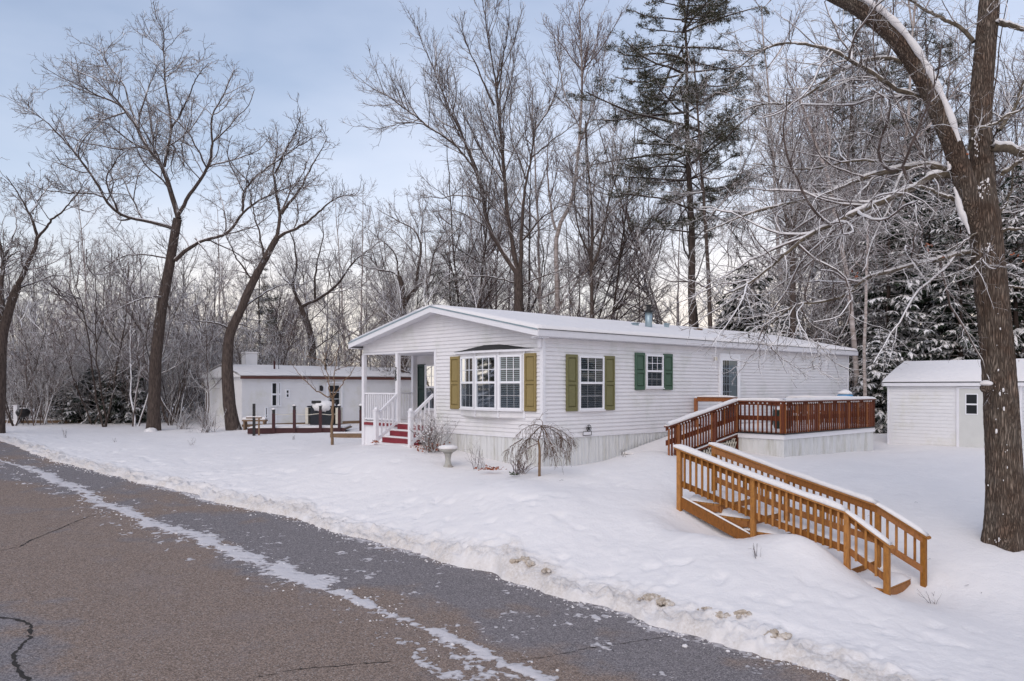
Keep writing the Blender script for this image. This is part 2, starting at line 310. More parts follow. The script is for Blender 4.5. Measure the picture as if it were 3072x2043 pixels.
CP = [(.75, 19.5, -1.95), (-4.7, 25.4, -1.83), (-2.5, 22.5, -1.66), (-3.4, 22.9, -1.66), (-3.6, 23.6, -1.68), (2.3, 20.9, -1.93), (4.5, 23, -1.66), (7.3, 21.5, -1.92), (11.9, 25.6, -1.98), (12.7, 27, -1.9), (15, 24.6, -1.9), (19, 27, -1.9),
      (9.3, 15, -2.93), (3.36, 16, -2.45), (3.62, 15.55, -2.74), (4.04, 15.1, -2.80), (4.48, 14.8, -2.84), (5.68, 13.5, -3.18), (6.12, 13.04, -3.47), (7.1, 13.8, -3.45), (6.5, 13.6, -3.45), (4.3, 16.85, -2.32), (3.95, 20.3, -1.76), (3.0, 21.2, -1.80), (2.8, 20.9, -1.84), (4.3, 20.2, -1.80), (2.4, 16.2, -2.35), (3.6, 13.8, -2.85),
      (-14, 37, -1.9), (-9, 41, -1.88), (-16.3, 36, -1.97), (-12.4, 35, -1.88), (-30, 45, -1.95), (0, 45, -1.9), (15, 45, -1.9), (35, 40, -1.9), (35, 20, -3.2), (15, 10, -4.0), (0, 32, -1.9), (-7.5, 30, -1.9),
      (20, 60, -1.9), (-25, 60, -1.9), (-50, 50, -2.0), (-4, 20.5, -2.05), (-9, 27, -2.0), (0, 15.5, -2.6)]
for s_ in np.arange(-50, 60, 4.): 
    X_, Y_ = xy(s_, n_edge(s_)); CP.append((X_, Y_, float(rp(s_))))
    X_, Y_ = xy(s_, n_edge(s_)-8); CP.append((X_, Y_, float(rp(s_))))
CP = np.array(CP)
def phi(r): return -np.sqrt(r*r+1.2)
_D = np.hypot(CP[:, None, 0]-CP[None, :, 0], CP[:, None, 1]-CP[None, :, 1]); _n = len(CP)
_A = np.zeros((_n+3, _n+3)); _A[:_n, :_n] = phi(_D)-np.eye(_n)*.02; _A[:_n, _n] = 1; _A[:_n, _n+1:] = CP[:, :2]; _A[_n, :_n] = 1; _A[_n+1:, :_n] = CP[:, :2].T
_w = np.linalg.solve(_A, np.append(CP[:, 2], [0, 0, 0]))
def ground(x, y):      # relative height
    x = np.asarray(x, float); y = np.asarray(y, float); sh = x.shape; x = x.ravel(); y = y.ravel(); out = np.empty(len(x))
    for i in range(0, len(x), 20000):
        a, b = x[i:i+20000], y[i:i+20000]
        out[i:i+20000] = phi(np.hypot(a[:, None]-CP[:, 0], b[:, None]-CP[:, 1]))@_w[:_n]+_w[_n]+_w[_n+1]*a+_w[_n+2]*b
    d = np.hypot(x-0, y-25); k = np.clip((d-38)/30, 0, 1)
    return (out*(1-k)+(-2.0)*k).reshape(sh)
def gz(x, y): return CZ+float(ground(np.array([x]), np.array([y]))[0])

def terrain():
    s = np.concatenate([np.arange(-80, -20, 2.), np.arange(-20, 2, .25), np.arange(2, 18, .08), np.arange(18, 36, .045), np.arange(36, 46, .3), np.arange(46, 90, 2.)])
    d = np.concatenate([np.arange(-.3, .9, .04), np.arange(.9, 2.4, .06), np.arange(2.4, 8, .12), np.arange(8, 26, .3), np.arange(26, 60, 1.2), np.arange(60, 260, 12)])
    S, D = np.meshgrid(s, d, indexing='ij'); jit = (fbm(S*1.3, S*0+3, 4)-.5)*.35+(fbm(S*7, S*0+9, 3)-.5)*.12
    Nn = n_edge(S)+D+jit*np.clip(1-D/4, 0, 1)
    X, Y = xy(S, Nn); G = ground(X, Y)
    near = np.clip(1-D/1.5, 0, 1)
    bank = np.clip((D+.06)/.16, 0, 1)**.6*.035*(1-np.clip((D-1.5)/3, 0, 1))+np.clip(D/.8, 0, 1)*.05*(1-np.clip((D-1.5)/3, 0, 1))
    lump = np.maximum(fbm(X*6, Y*6, 4)-.46, 0)*.30*np.exp(-((D-.25)/.35)**2)+np.maximum(fbm(X*15+9, Y*15, 3)-.42, 0)*.16*np.exp(-((D-.2)/.4)**2)
    rough = (fbm(X*1.2, Y*1.2, 4)-.5)*.055*np.clip(D/1, .2, 1)+(fbm(X*6, Y*6, 5, .6)-.5)*.042*np.clip(1.3-D/3.5, .10, 1)+(fbm(X*.35, Y*.35, 3)-.5)*.16*np.clip(D/3, 0, 1)
    dent = -np.maximum(fbm(X*3.1+40, Y*3.1, 3)-.64, 0)*.22*np.clip(1.4-D/6, .25, 1)*np.clip(D/.5, 0, 1)
    # drifts against the near stairs and the mound in front of them
    def bump(px, py, r, h, ex=1): return h*np.exp(-(((X-px)*.7+(Y-py)*-.7)**2/(r*ex)**2+((X-px)*.7+(Y-py)*.7)**2/r**2))
    B = bump(3.35, 14.3, .55, .24, 1.2)+bump(5.0, 13.62, .55, .27, 1.2)+bump(2.6, 15.0, .5, .10)+bump(6.0, 12.2, .9, .12)+bump(-.4, 17.3, .7, .08, 2)+bump(.7, 16.4, .9, .10, 2)+bump(-3.2, 20.6, .9, .1, 2)
    dd = np.where(D < 0, -.07, 0)
    Zr = G+bank+lump+(rough+dent)*np.where(D < 0, .3, 1)+B+dd*(1-bank*10).clip(0, 1)
    Zr = np.where(D < -.1, rp(S)-.06, Zr)
    V = np.stack([X, Y, Zr+CZ], -1).reshape(-1, 3); n, mm = S.shape
    i = np.arange(n-1)[:, None]*mm+np.arange(mm-1)[None, :]
    F = np.stack([i, i+mm, i+mm+1, i+1], -1).reshape(-1, 4)
    me = np_mesh('snow_ground', V, F, True)
    dirt = (np.exp(-((D-.10)/.34)**2)*(fbm(X*3, Y*3, 4)*2.0-.15)+np.maximum(fbm(X*.9+7, Y*.9+2, 4)-.58, 0)*4*np.exp(-((D-.35)/.22)**2)*(fbm(X*8, Y*8, 3) > .45)).clip(0, 1)
    a = me.attributes.new('dirt', 'FLOAT', 'POINT'); a.data.foreach_set('value', dirt.ravel().astype(np.float32))
    o = link('snow_ground', me, M['snow_dirty']); o['kind'] = 'structure'; return X, Y, Zr
terrain()
# ground under and behind the road, out to the horizon
s = np.arange(-300, 330, 10.); n_ = np.arange(-320, 12, 4.)
S, Nn = np.meshgrid(s, n_, indexing='ij'); Nn = np.minimum(Nn, n_edge(S)-.1); X, Y = xy(S, Nn)
Zr = rp(np.clip(S, -90, 60))-.10
i = np.arange(len(s)-1)[:, None]*len(n_)+np.arange(len(n_)-1)[None, :]
link('far_ground', np_mesh('far_ground', np.stack([X, Y, Zr+CZ], -1).reshape(-1, 3), np.stack([i, i+len(n_), i+len(n_)+1, i+1], -1).reshape(-1, 4), True), M['snow'])['kind'] = 'structure'
# distant terrain ring behind the woods
ring = MB(); 
ring.add([(-900, 120, 1.7), (900, 120, 1.7), (900, 1500, 1.7), (-900, 1500, 1.7)], [(0, 1, 2, 3)])
ring.build('terrain', M['snow'])['kind'] = 'structure'
# road
s = np.concatenate([np.arange(-90, -6, 3.), np.arange(-6, 40, .5), np.arange(40, 90, 3.)]); n_ = np.concatenate([np.arange(-9.5, 0, .5), [0, .12]])
S, D = np.meshgrid(s, n_, indexing='ij'); X, Y = xy(S, n_edge(S)+D); Zr = rp(S)
i = np.arange(len(s)-1)[:, None]*len(n_)+np.arange(len(n_)-1)[None, :]
rd_ = link('road', np_mesh('road', np.stack([X, Y, Zr+CZ], -1).reshape(-1, 3), np.stack([i, i+len(n_), i+len(n_)+1, i+1], -1).reshape(-1, 4), True), M['asphalt']); rd_['kind'] = 'structure'
la_ = rd_.data.attributes.new('lane', 'FLOAT', 'POINT'); la_.data.foreach_set('value', (np.clip((-D-1.6)/1.0, 0, 1)*np.clip((7.4+D)/1.6, .25, 1)).ravel().astype(np.float32))

# slush ridge between the wheel tracks, smears and crumbs of snow on the asphalt
SL = [(20, 1385, .10), (102, 1412, .5), (200, 1455, .6), (326, 1517, .45), (458, 1572, .55), (636, 1622, .65), (814, 1695, .75), (967, 1757, .6), (1069, 1795, .35), (1159, 1830, .25), (1286, 1888, .30), (1413, 1945, .30), (1509, 1991, .3), (1636, 2040, .3), (1760, 2095, .3)]
sl = np.array(sorted((*on_road(p[0], p[1]), p[2]) for p in SL))
def slush_mat():
    m, nt, b = newmat('slush'); L = nt.links.new; tc = N(nt, 'ShaderNodeTexCoord'); a_ = N(nt, 'ShaderNodeAttribute', attribute_name='dirt')
    n1 = N(nt, 'ShaderNodeTexNoise'); n1.inputs['Scale'].default_value = 16; n1.inputs['Detail'].default_value = 7; n1.inputs['Roughness'].default_value = .7; L(tc.outputs['Object'], n1.inputs['Vector'])
    ad = N(nt, 'ShaderNodeMath', operation='MULTIPLY_ADD', use_clamp=True); L(n1.outputs[0], ad.inputs[0]); ad.inputs[1].default_value = 2.2; L(a_.outputs['Fac'], ad.inputs[2])
    r = N(nt, 'ShaderNodeMapRange'); r.inputs[1].default_value = .0; r.inputs[2].default_value = 1.; L(a_.outputs['Fac'], r.inputs[0])
    s2 = N(nt, 'ShaderNodeMapRange'); s2.inputs[1].default_value = 1.15; s2.inputs[2].default_value = 1.85; su = N(nt, 'ShaderNodeMath', operation='MULTIPLY_ADD'); L(n1.outputs[0], su.inputs[0]); su.inputs[1].default_value = 1.6; L(a_.outputs['Fac'], su.inputs[2]); L(su.outputs[0], s2.inputs[0])
    mx = N(nt, 'ShaderNodeMixRGB'); L(s2.outputs[0], mx.inputs[0]); mx.inputs[1].default_value = (.62, .585, .59, 1); mx.inputs[2].default_value = (.28, .25, .25, 1)
    L(mx.outputs[0], b.inputs['Base Color']); b.inputs['Roughness'].default_value = .5
    bp = N(nt, 'ShaderNodeBump'); bp.inputs['Strength'].default_value = .8; bp.inputs['Distance'].default_value = .02; L(n1.outputs[0], bp.inputs['Height']); L(bp.outputs[0], b.inputs['Normal']); return m
def slush():
    s = np.concatenate([np.arange(-2, 14, .06), np.arange(14, 36, .03)]); q = np.arange(-.95, 5.2, .035)
    S, Q = np.meshgrid(s, q, indexing='ij'); nc = np.interp(S, sl[:, 0], sl[:, 1]); w = np.interp(S, sl[:, 0], sl[:, 2])*.82
    Nn = nc+Q+(fbm(S*.9, S*0, 3)-.5)*.25; Dd = Nn-n_edge(S)
    a, b = xy(S, Nn)
    f1 = fbm(a*4.2, b*4.2, 5, .55); f2 = fbm(a*13, b*13, 3)
    prof = np.exp(-(np.abs(Q/(w*.55)))**2)
    side = np.exp(-np.clip(-Q-.1, 0, 9)/.45)*(Q < .1)*.80                       # crumbs trailing on the near side
    f3 = fbm(a*30, b*30, 2); f0 = fbm(a*1.6+5, b*1.6, 3); h = .055*(np.maximum(prof*.95, side*.50)+f1*1.3+f2*1.2+f3*.8+(f0-.5)*1.2*np.clip((S-16)/8, 0, 1)-2.12)
    # smears stretched along the road between the ridge and the bank
    st = fbm(S*.55+3, Nn*3.6, 4); pt = fbm(S*.16+8, Nn*.5+4, 2)
    h2 = .02*(st*1.1+f2*.45+(pt-.5)*1.3-1.00)+.028*(np.exp(-(Dd/.30)**2)*.62+f2*.7+f1*.3-1.0)
    h = np.where(Q > w*.3, np.maximum(h, h2), h); h = np.where(Dd > .1, -.1, h)
    h = np.where(h > 0, h/(1+h/.035), h)
    Zr = rp(S)+h+CZ-.001; V = np.stack([a, b, Zr], -1).reshape(-1, 3); n, mm = S.shape
    i = np.arange(n-1)[:, None]*mm+np.arange(mm-1)[None, :]; F = np.stack([i, i+mm, i+mm+1, i+1], -1).reshape(-1, 4)
    keep = (h.ravel()[F] > .0).sum(1) >= 2; F = F[keep]; u, inv = np.unique(F, return_inverse=True); F = inv.reshape(-1, 4)
    me = np_mesh('slush', V[u], F, True); at_ = me.attributes.new('dirt', 'FLOAT', 'POINT')
    dd = np.clip(1-h.ravel()[u]/.016, .05, 1); at_.data.foreach_set('value', dd.astype(np.float32))
    o = link('slush', me, slush_mat()); tag(o, 'grey ridge and smears of half melted slush along the asphalt road', 'slush', kind='stuff')
slush()
def blob(c, r, k, seed, n=10, m=7, flat=.7):
    g = np.random.default_rng(seed); V = []
    for i in range(m+1):
        th = pi*i/m
        for j in range(n):
            ph = 2*pi*j/n; rr = r*(1+k*(g.random()-.5)) if 0 < i < m else r
            V.append((c[0]+rr*sin(th)*cos(ph), c[1]+rr*sin(th)*sin(ph), c[2]+rr*flat*cos(th)))
    return V, [(i*n+j, (i+1)*n+j, (i+1)*n+(j+1) % n, i*n+(j+1) % n) for i in range(m) for j in range(n)]
mb = MB(); g = np.random.default_rng(5)
for k in range(1600):
    s_ = g.uniform(4, 36); near = g.random() < .72
    dq = -abs(g.normal(0, .16))+.03 if near else g.uniform(-2.6, -.1)
    if not near: dq = float(np.interp(s_, sl[:, 0], sl[:, 1]))-float(n_edge(s_))+g.normal(-.12, .28)
    a, b = xy(s_, n_edge(s_)+dq); r = abs(g.normal(0, .009))+.004
    if near and g.random() < .05: r *= 2.4
    V, F = blob((a, b, CZ+float(rp(s_))+r*.3), r, .5, k, 6, 4); mb.add(V, F)
o = mb.build('snow_crumbs', M['snow']); tag(o, 'loose crumbs of snow scattered along the edge of the asphalt', 'snow', kind='stuff')
M['clod'] = simple('gritty_clod', (.45, .38, .31), .9, .3, 14, bump=.5, dirt=(.74, .72, .71), dscale=5)
clods = [(1563, 1690, .20, 'grey gritty snow clod at the bank edge, left of the other clods'), (1640, 1715, .10, 'small tan clod of snow and grit beside the grey gritty clod'), (1950, 1800, .17, 'tall brown snow clod with a peaked top at the road edge'), (1995, 1815, .17, 'lumpy brown snow clod touching the tall peaked one'),
         (2120, 1828, .08, 'little brown clod lying just above the wide crumbly clods'), (2160, 1850, .13, 'crumbly brown clod, left one of the wide pair'), (2225, 1848, .14, 'crumbly brown clod, right one of the wide pair'), (2330, 1912, .17, 'rounded grey snow boulder alone near the lower right of the bank')]
for k, (px, py, r, lab) in enumerate(clods):
    s_, n0 = on_road(px, py); a, b = xy(s_, n0)
    # point where the ray meets the snow surface
    Z = b
    for _ in range(30): Z = .5*Z+.5*(-(float(ground(np.array([(px-CX)/FPX*Z]), np.array([Z]))[0])+.08))*FPX/(py-HY)
    a, b = (px-CX)/FPX*Z, Z; mb = MB()
    for j in range(22):
        ax_, ay_ = g.normal(0, r*.55), g.normal(0, r*.35); V, F = blob((ax_, ay_, max(0, r*.55*(1-(abs(ax_)+abs(ay_))/(1.5*r)))*g.uniform(.4, 1)), r*g.uniform(.12, .34), .6, k*29+j, 7, 5, .8); mb.add(V, F)
    o = mb.build('snow_clod', M['clod'], smooth=False); o.location = (a, b, gz(a, b)+.08); tag(o, lab, 'snow clod', 'dirty snow clods along the plough bank')
    at_ = o.data.attributes.new('dirt', 'FLOAT', 'POINT'); at_.data.foreach_set('value', g.uniform(.1, 1.0, len(o.data.vertices)).astype(np.float32))
# cracks in the asphalt
def crack(pts, w, seed):
    g = np.random.default_rng(seed); P = np.array([on_road(*p) for p in pts]); L = np.r_[0, np.cumsum(np.hypot(*np.diff(P, axis=0).T))]
    t = np.arange(0, L[-1], .06); s_ = np.interp(t, L, P[:, 0])+np.cumsum(g.normal(0, .006, len(t)))*.6+g.normal(0, .008, len(t)); n0 = np.interp(t, L, P[:, 1])+g.normal(0, .012, len(t))
    ww = w*g.uniform(.25, 1, len(t)); V, F = [], []
    for k in range(len(t)):
        for sg in (-1, 1):
            a, b = xy(s_[k], n0[k]+sg*ww[k]/2); V.append((a, b, CZ+float(rp(s_[k]))+.004))
        if k: F.append((2*k-2, 2*k, 2*k+1, 2*k-1))
    o = MB().add(V, F).build('road_crack', M['crack']); o['kind'] = 'structure'
crack([(-40, 1573), (80, 1556), (180, 1543), (260, 1534), (335, 1523)], .05, 1)
crack([(-40, 1660), (60, 1640), (95, 1620), (170, 1590), (210, 1572), (270, 1548), (340, 1535)], .06, 2)
crack([(-30, 1850), (40, 1857), (80, 1868), (95, 1890), (90, 1915), (50, 1950), (35, 1970), (55, 2010), (90, 2050)], .07, 3)
crack([(740, 2040), (800, 2026), (900, 2008), (1050, 1995), (1180, 1985)], .05, 4)
crack([(1545, 1984), (1640, 1972), (1740, 1950), (1850, 1935), (1920, 1926), (2030, 1910)], .042, 5)

# ------------------------------------------------------------------ the white house
HA = math.atan2(.6825, .731); U = Vector((.731, .6825, 0)); Vv = Vector((-.6826, .7308, 0)); HB = -2.6       # HB: base level of the house frame (rel. eye)
def hloc(u, v, z): p = Vector((.75, 19.5, 0))+U*u+Vv*v; return (p.x, p.y, CZ+z)
house = empty('house', (.75, 19.5, CZ+HB), HA, 'long white vinyl-sided house with a snowy low gable roof and ochre and green shutters', 'house')
def Tg(u, v, z): return (u, v, z-HB)                  # house frame: u along long side, v along gable, z relative to eye
def Tlong(x, y, z): return (x, -y, z-HB)              # long wall: x along, y outward
def Tgable(x, y, z): return (-y, x, z-HB)             # gable wall: x = v, y outward
def Tback(x, y, z): return (2.02-y, x, z-HB)          # porch back wall
LW, GW, WT, WB, SLOPE = 16.8, 8.04, 1.20, -1.26, .2016
def roof_z(v): return 1.36+SLOPE*(min(v, GW-v)+.22)-.12
PD, PV = 2.02, 4.276                                   # porch depth, inner edge on the gable
core = MB(Tg)
core.box(.0, LW, .02, PV, WB, WT).box(PD, LW, PV-.0, GW-.02, WB, WT)
wall_long = core.build('wall', M['vinyl'], house)
def planks(parent, T, x0, x1, z0, z1, topfn=None, pitch=.1015, proud=.024, cut=None):
    z = z0; me_cache = {}
    while z < z1-.02:
        zt = min(z+pitch, z1)
        spans = [(x0, x1)]
        if topfn:
            spans = topfn(z, zt)
        for (a, b, a2, b2) in [(q if len(q) == 4 else (q[0], q[1], q[0], q[1])) for q in spans]:
            if b-a < .03: continue
            m_ = MB(T); 
            m_.add([(a, 0, z), (b, 0, z), (b, proud, z), (a, proud, z), (a, proud, z+.018), (b, proud, z+.018), (b2, .003, zt), (a2, .003, zt), (a2, 0, zt), (b2, 0, zt)],
                   [(0, 1, 2, 3), (3, 2, 5, 4), (4, 5, 6, 7), (7, 6, 9, 8), (0, 8, 9, 1), (0, 3, 4, 7, 8), (1, 9, 6, 5, 2)])
            m_.build('siding_plank', M['vinyl'], parent)
        z = zt
planks(wall_long, Tlong, .06, LW-.06, WB, WT)
gw = MB(Tg); gw.box(-.0, .0+.02, 0, PV, WB, WT)
# gable triangle block above the wall plate, and header over the porch
gt = MB(Tg); gt.prism([(0, WT), (GW, WT), (GW, roof_z(GW)), (GW/2, roof_z(GW/2)), (0, roof_z(0))], 0.004, .12, ax=0); gt.prism([(PV, 1.02), (GW, 1.02), (GW, WT), (PV, WT)], .004, .12, ax=0)
wall_g = gt.build('gable_wall', M['vinyl'], house)
def gable_span(z, zt):
    def ext(q):   # v range under the roof line at height q
        lo = max(0, (q-(1.36-.12+SLOPE*.22))/SLOPE); return lo, GW-lo
    a, b = ext(z); a2, b2 = ext(zt)
    if b-a < .1: return []
    if zt <= 1.03: return [(.06, PV-.06)]
    if z < 1.03: return [(.06, PV-.06)]
    return [(max(a, .03), min(b, GW-.03), max(a2, .03), min(b2, GW-.03))] if b2 > a2 else [(a, b, GW/2, GW/2)]
planks(wall_g, Tgable, 0, 0, WB, roof_z(GW/2)-.02, gable_span)
wall_p = MB(Tg).box(PD-.02, PD, PV, GW, -1.15, WT).build('porch_wall', M['vinyl'], house)
planks(wall_p, Tback, PV, GW-.1, -1.1, 1.1)
# porch side wall (faces the neighbour, hidden mostly)
MB(Tg).box(0.02, PD, PV, PV+.03, -1.15, 1.05).build('porch_side_wall', M['vinyl'], house)
MB(Tg).box(.0, PD, PV, GW, 1.03, 1.08).build('porch_ceiling', M['soffit'], house)
# corner boards
cb = MB(Tg); cb.box(-.035, .06, -.035, .06, WB, WT)
cb.build('corner_board', M['trim'], house)
MB(Tg).box(LW-.07, LW+.03, -.032, .06, WB, WT).build('corner_board', M['trim'], house)
MB(Tg).box(-.035, .05, PV-.06, PV+.03, -1.15, 1.05).build('corner_board', M['trim'], house)
MB(Tg).box(-.03, .03, PV+.035, GW-.0, 1.0, 1.05).build('porch_header', M['trim'], house)
MB(Tg).box(PD-.04, PD+.08, GW-.12, GW, -1.15, 1.03).build('corner_board', M['trim'], house)
# skirting with vertical ribs
def skirt(T, x0, x1, ztop, zbot, name='skirting'):
    base = MB(T).box(x0, x1, -.03, .0, zbot, ztop-.02); x = x0; k = 0
    while x < x1-.03:
        base.box(x, x+.022, .0, .014, zbot, ztop-.022)
        if k % 3 == 0: base.box(x+.04, x+.052, .0, .010, zbot, ztop-.022)
        x += .135; k += 1
    o = base.build(name, M['skirt'], house); MB(T).box(x0, x1, .0, .03, ztop-.03, ztop).build('skirt_rail', M['trim'], o); return o
skirt(Tlong, 0.01, LW, WB, -2.5); skirt(Tgable, .01, PV, WB, -2.5)
MB(Tg).box(.0, .04, PV, GW, -2.4, -1.20).build('porch_skirt', M['trim'], house)
# roof: two slabs, snow on top, fascia and soffit
RK, EO = .38, .22
def roof_side(sgn):
    a, b = (-EO, GW/2) if sgn > 0 else (GW+EO, GW/2); za, zb = 1.387, 1.387+SLOPE*(GW/2+EO)
    m_ = MB(Tg); u0, u1 = -RK, LW+RK
    m_.add([(u0, a, za-.05), (u1, a, za-.05), (u1, b, zb-.05), (u0, b, zb-.05), (u0, a, za), (u1, a, za), (u1, b, zb), (u0, b, zb)],
           [(0, 3, 2, 1), (4, 5, 6, 7), (0, 1, 5, 4), (1, 2, 6, 5), (2, 3, 7, 6), (3, 0, 4, 7)])
    r_ = m_.build('roof_slab', M['shingle'], house)
    # snow blanket, softly uneven
    uu = np.concatenate([[u0-.02, u0+.03], np.arange(u0+.25, u1-.2, .25), [u1-.03, u1+.02]]); vv = np.concatenate([[-.02, .04], np.linspace(.25, abs(b-a)-.15, 16), [abs(b-a)+.0]])
    A, B = np.meshgrid(uu, vv, indexing='ij'); edge = np.minimum(np.minimum(A-uu[0], uu[-1]-A)/.06, (B+.02)/.06).clip(0, 1)**.5
    hh = .085*edge+(fbm(A*.8+sgn*20, B*.9, 3)-.5)*.035*edge; ridge = np.clip((B-abs(b-a)+.5)/.5, 0, 1)**2*.035
    zz = za+SLOPE*B+.002+hh-ridge; Vy = a+np.sign(b-a)*B
    V = np.stack([A, Vy, zz-HB], -1).reshape(-1, 3); n, mm = A.shape; i = np.arange(n-1)[:, None]*mm+np.arange(mm-1)[None, :]
    F = np.stack([i, i+mm, i+mm+1, i+1], -1).reshape(-1, 4); F = F if sgn > 0 else F[:, ::-1]
    bot = V.copy(); bot[:, 2] = (za+SLOPE*B.ravel()+.001)-HB; per = np.r_[np.arange(0, mm), ]
    nv = len(V); rim = list(range(0, mm))+[k*mm+mm-1 for k in range(1, n)]+[(n-1)*mm+k for k in range(mm-2, -1, -1)]+[k*mm for k in range(n-2, 0, -1)]
    F2 = [(rim[k], rim[(k+1) % len(rim)], rim[(k+1) % len(rim)]+nv, rim[k]+nv) for k in range(len(rim))]
    link('roof_snow', np_mesh('roof_snow', np.vstack([V, bot]), np.vstack([F, np.array(F2)]), True), M['snow'], r_)
    # fascia, drip edge, soffit
    MB(Tg).box(u0, u1, min(a, a-.02*sgn), max(a, a-.02*sgn), za-.17, za-.012).build('fascia', M['soffit'], r_)
    MB(Tg).box(u0-.01, u1+.01, min(a-.005*sgn, a-.035*sgn), max(a-.005*sgn, a-.035*sgn), za-.012, za+.004).build('drip_edge', M['black'], r_)
    MB(Tg).box(u0, u1, min(a, 0 if sgn > 0 else GW), max(a, 0 if sgn > 0 else GW), za-.185, za-.172).build('soffit', M['soffit'], r_)
    for uu_ in (u0, u1):
        s2 = -1 if uu_ < 0 else 1; x0, x1 = sorted((uu_, uu_+.02*s2))
        q = MB(Tg); q.add([(x0, a, za-.17), (x1, a, za-.17), (x1, b, zb-.17), (x0, b, zb-.17), (x0, a, za-.01), (x1, a, za-.01), (x1, b, zb-.01), (x0, b, zb-.01)], [(0, 3, 2, 1), (4, 5, 6, 7), (0, 1, 5, 4), (1, 2, 6, 5), (2, 3, 7, 6), (3, 0, 4, 7)])
        q.build('rake_board', M['trim'], r_)
        q = MB(Tg); x0, x1 = sorted((uu_+.021*s2, uu_+.034*s2)); q.add([(x0, a, za-.03), (x1, a, za-.03), (x1, b, zb-.03), (x0, b, zb-.03), (x0, a, za+.004), (x1, a, za+.004), (x1, b, zb+.004), (x0, b, zb+.004)], [(0, 3, 2, 1), (4, 5, 6, 7), (0, 1, 5, 4), (1, 2, 6, 5), (2, 3, 7, 6), (3, 0, 4, 7)])
        q.build('drip_edge', M['grey_metal'], r_)
    # gable soffit following the slope
    q = MB(Tg); q.add([(u0, a, za-.145), (0, a, za-.145), (0, b, zb-.145), (u0, b, zb-.145), (u0, a, za-.13), (0, a, za-.13), (0, b, zb-.13), (u0, b, zb-.13)], [(0, 3, 2, 1), (4, 5, 6, 7), (0, 1, 5, 4), (1, 2, 6, 5), (2, 3, 7, 6), (3, 0, 4, 7)])
    q.build('rake_soffit', M['soffit'], r_)
roof_side(1); roof_side(-1)
# boxed eave return at the corner
MB(Tg).box(-.30, .02, -.20, .10, .98+.2, 1.205).build('eave_return', M['trim'], house)
MB(Tg).box(-.12, -.04, -.02, .07, .95, 1.18).build('downspout', M['trim'], house, bevel=.01)
# roof vents and flue
def rz(v): return 1.387+SLOPE*(v+.22)+.06
ch = MB(Tg).tube([(6.85, 2.0, rz(2)-.15), (6.85, 2.0, rz(2)+.50)], .115, 16).build('chimney_pipe', M['grey_metal'], house, True)
MB(Tg).lathe((6.85, 2.0, rz(2)+.5), [(.17, 0), (.17, .03), (.10, .05), (.075, .06), (.075, .19), (.11, .2), (.11, .23)], 16).build('chimney_cap', M['black'], ch)
def on_slope(px, py):
    best = None
    for v in np.linspace(.2, 3.95, 60):
        z = rz(v); Z = z*FPX/(HY-py); u = (Z-19.5-.7308*v)/.6825; X = .75+.731*u-.6826*v; e = abs(X/Z*FPX+CX-px)
        if best is None or e < best[0]: best = (e, u, v)
    return best[1], best[2]
for px, py, w_, h_, mt in ((1905, 978, .2, .10, 'grey_metal'), (1999, 984, .16, .16, 'grey_metal'), (2093, 992, .26, .07, 'timber'), (2245, 1016, .07, .22, 'black')):
    u, v = on_slope(px, py); q = MB(Tg).box(u-w_*.4, u+w_*.4, v-w_*.4, v+w_*.4, rz(v)-.1, rz(v)+h_*.7).box(u-w_*.5, u+w_*.5, v-w_*.5, v+w_*.5, rz(v)+h_*.7, rz(v)+h_)
    q.build('roof_vent', M[mt], house, bevel=.01)

def window(parent, T, x0, x1, z0, z1, cols=3, rows=2, blinds=True, name='window', single=False, screen=True):
    w, h, fr = x1-x0, z1-z0, .05; TT = lambda x, y, z: T(x0+x, y, z0+z)
    f = MB(TT); D0, D1 = .0, .075
    f.box(0, fr, D0, D1, 0, h).box(w-fr, w, D0, D1, 0, h).box(fr, w-fr, D0, D1, 0, fr).box(fr, w-fr, D0, D1, h-fr, h)
    mid = h*.5
    f.box(fr, w-fr, D0+.02, D1-.012, mid-.028, mid+.028)
    for k in range(1, cols):
        xx = fr+(w-2*fr)*k/cols
        f.box(xx-.009, xx+.009, .050, .060, mid+.028, h-fr); f.box(xx-.007, xx+.007, .036, .044, fr, mid-.028)
    for (a, b, yy) in ((fr, mid-.028, .036), (mid+.028, h-fr, .050)):
        for k in range(1, rows):
            zz = a+(b-a)*k/rows; f.box(fr, w-fr, yy+.001, yy+.009, zz-.009, zz+.009)
    o = f.build(name, M['window_white'], parent, bevel=.004)
    MB(TT).box(-.03, w+.03, .0, .085, -.035, -.001).build('sill', M['trim'], o)
    MB(TT).box(fr, w-fr, .019, .022, fr, h-fr).build('dark_interior', M['dark_room'], o)
    if blinds:
        b_ = MB(TT); z = fr+.01
        while z < h-fr:
            b_.add([(fr+.012, .024, z), (w-fr-.012, .024, z), (w-fr-.012, .032, z+.021), (fr+.012, .032, z+.021)], [(0, 1, 2, 3)]); z += .047
        b_.build('blind', M['blind'], o)
    pm = {}
    for (a, b, yy) in ((fr, mid-.028, .0345), (mid+.028, h-fr, .0485)):
        for r_ in range(rows):
            for c_ in range(cols):
                xa, xb = fr+(w-2*fr)*c_/cols, fr+(w-2*fr)*(c_+1)/cols; za, zb = a+(b-a)*r_/rows, a+(b-a)*(r_+1)/rows
                MB(TT).add([(xa, yy, za), (xb, yy, za), (xb, yy, zb), (xa, yy, zb)], [(0, 1, 2, 3)]).build('pane', M['glass'], o)
    if screen: 
        q = MB(TT); st = .012; 
        for k in range(int((w-2*fr)/st)): q.box(fr+k*st, fr+k*st+.0045, .046, .0465, fr, mid-.03)
        q.build('insect_screen', M['screen'], o)
    return o
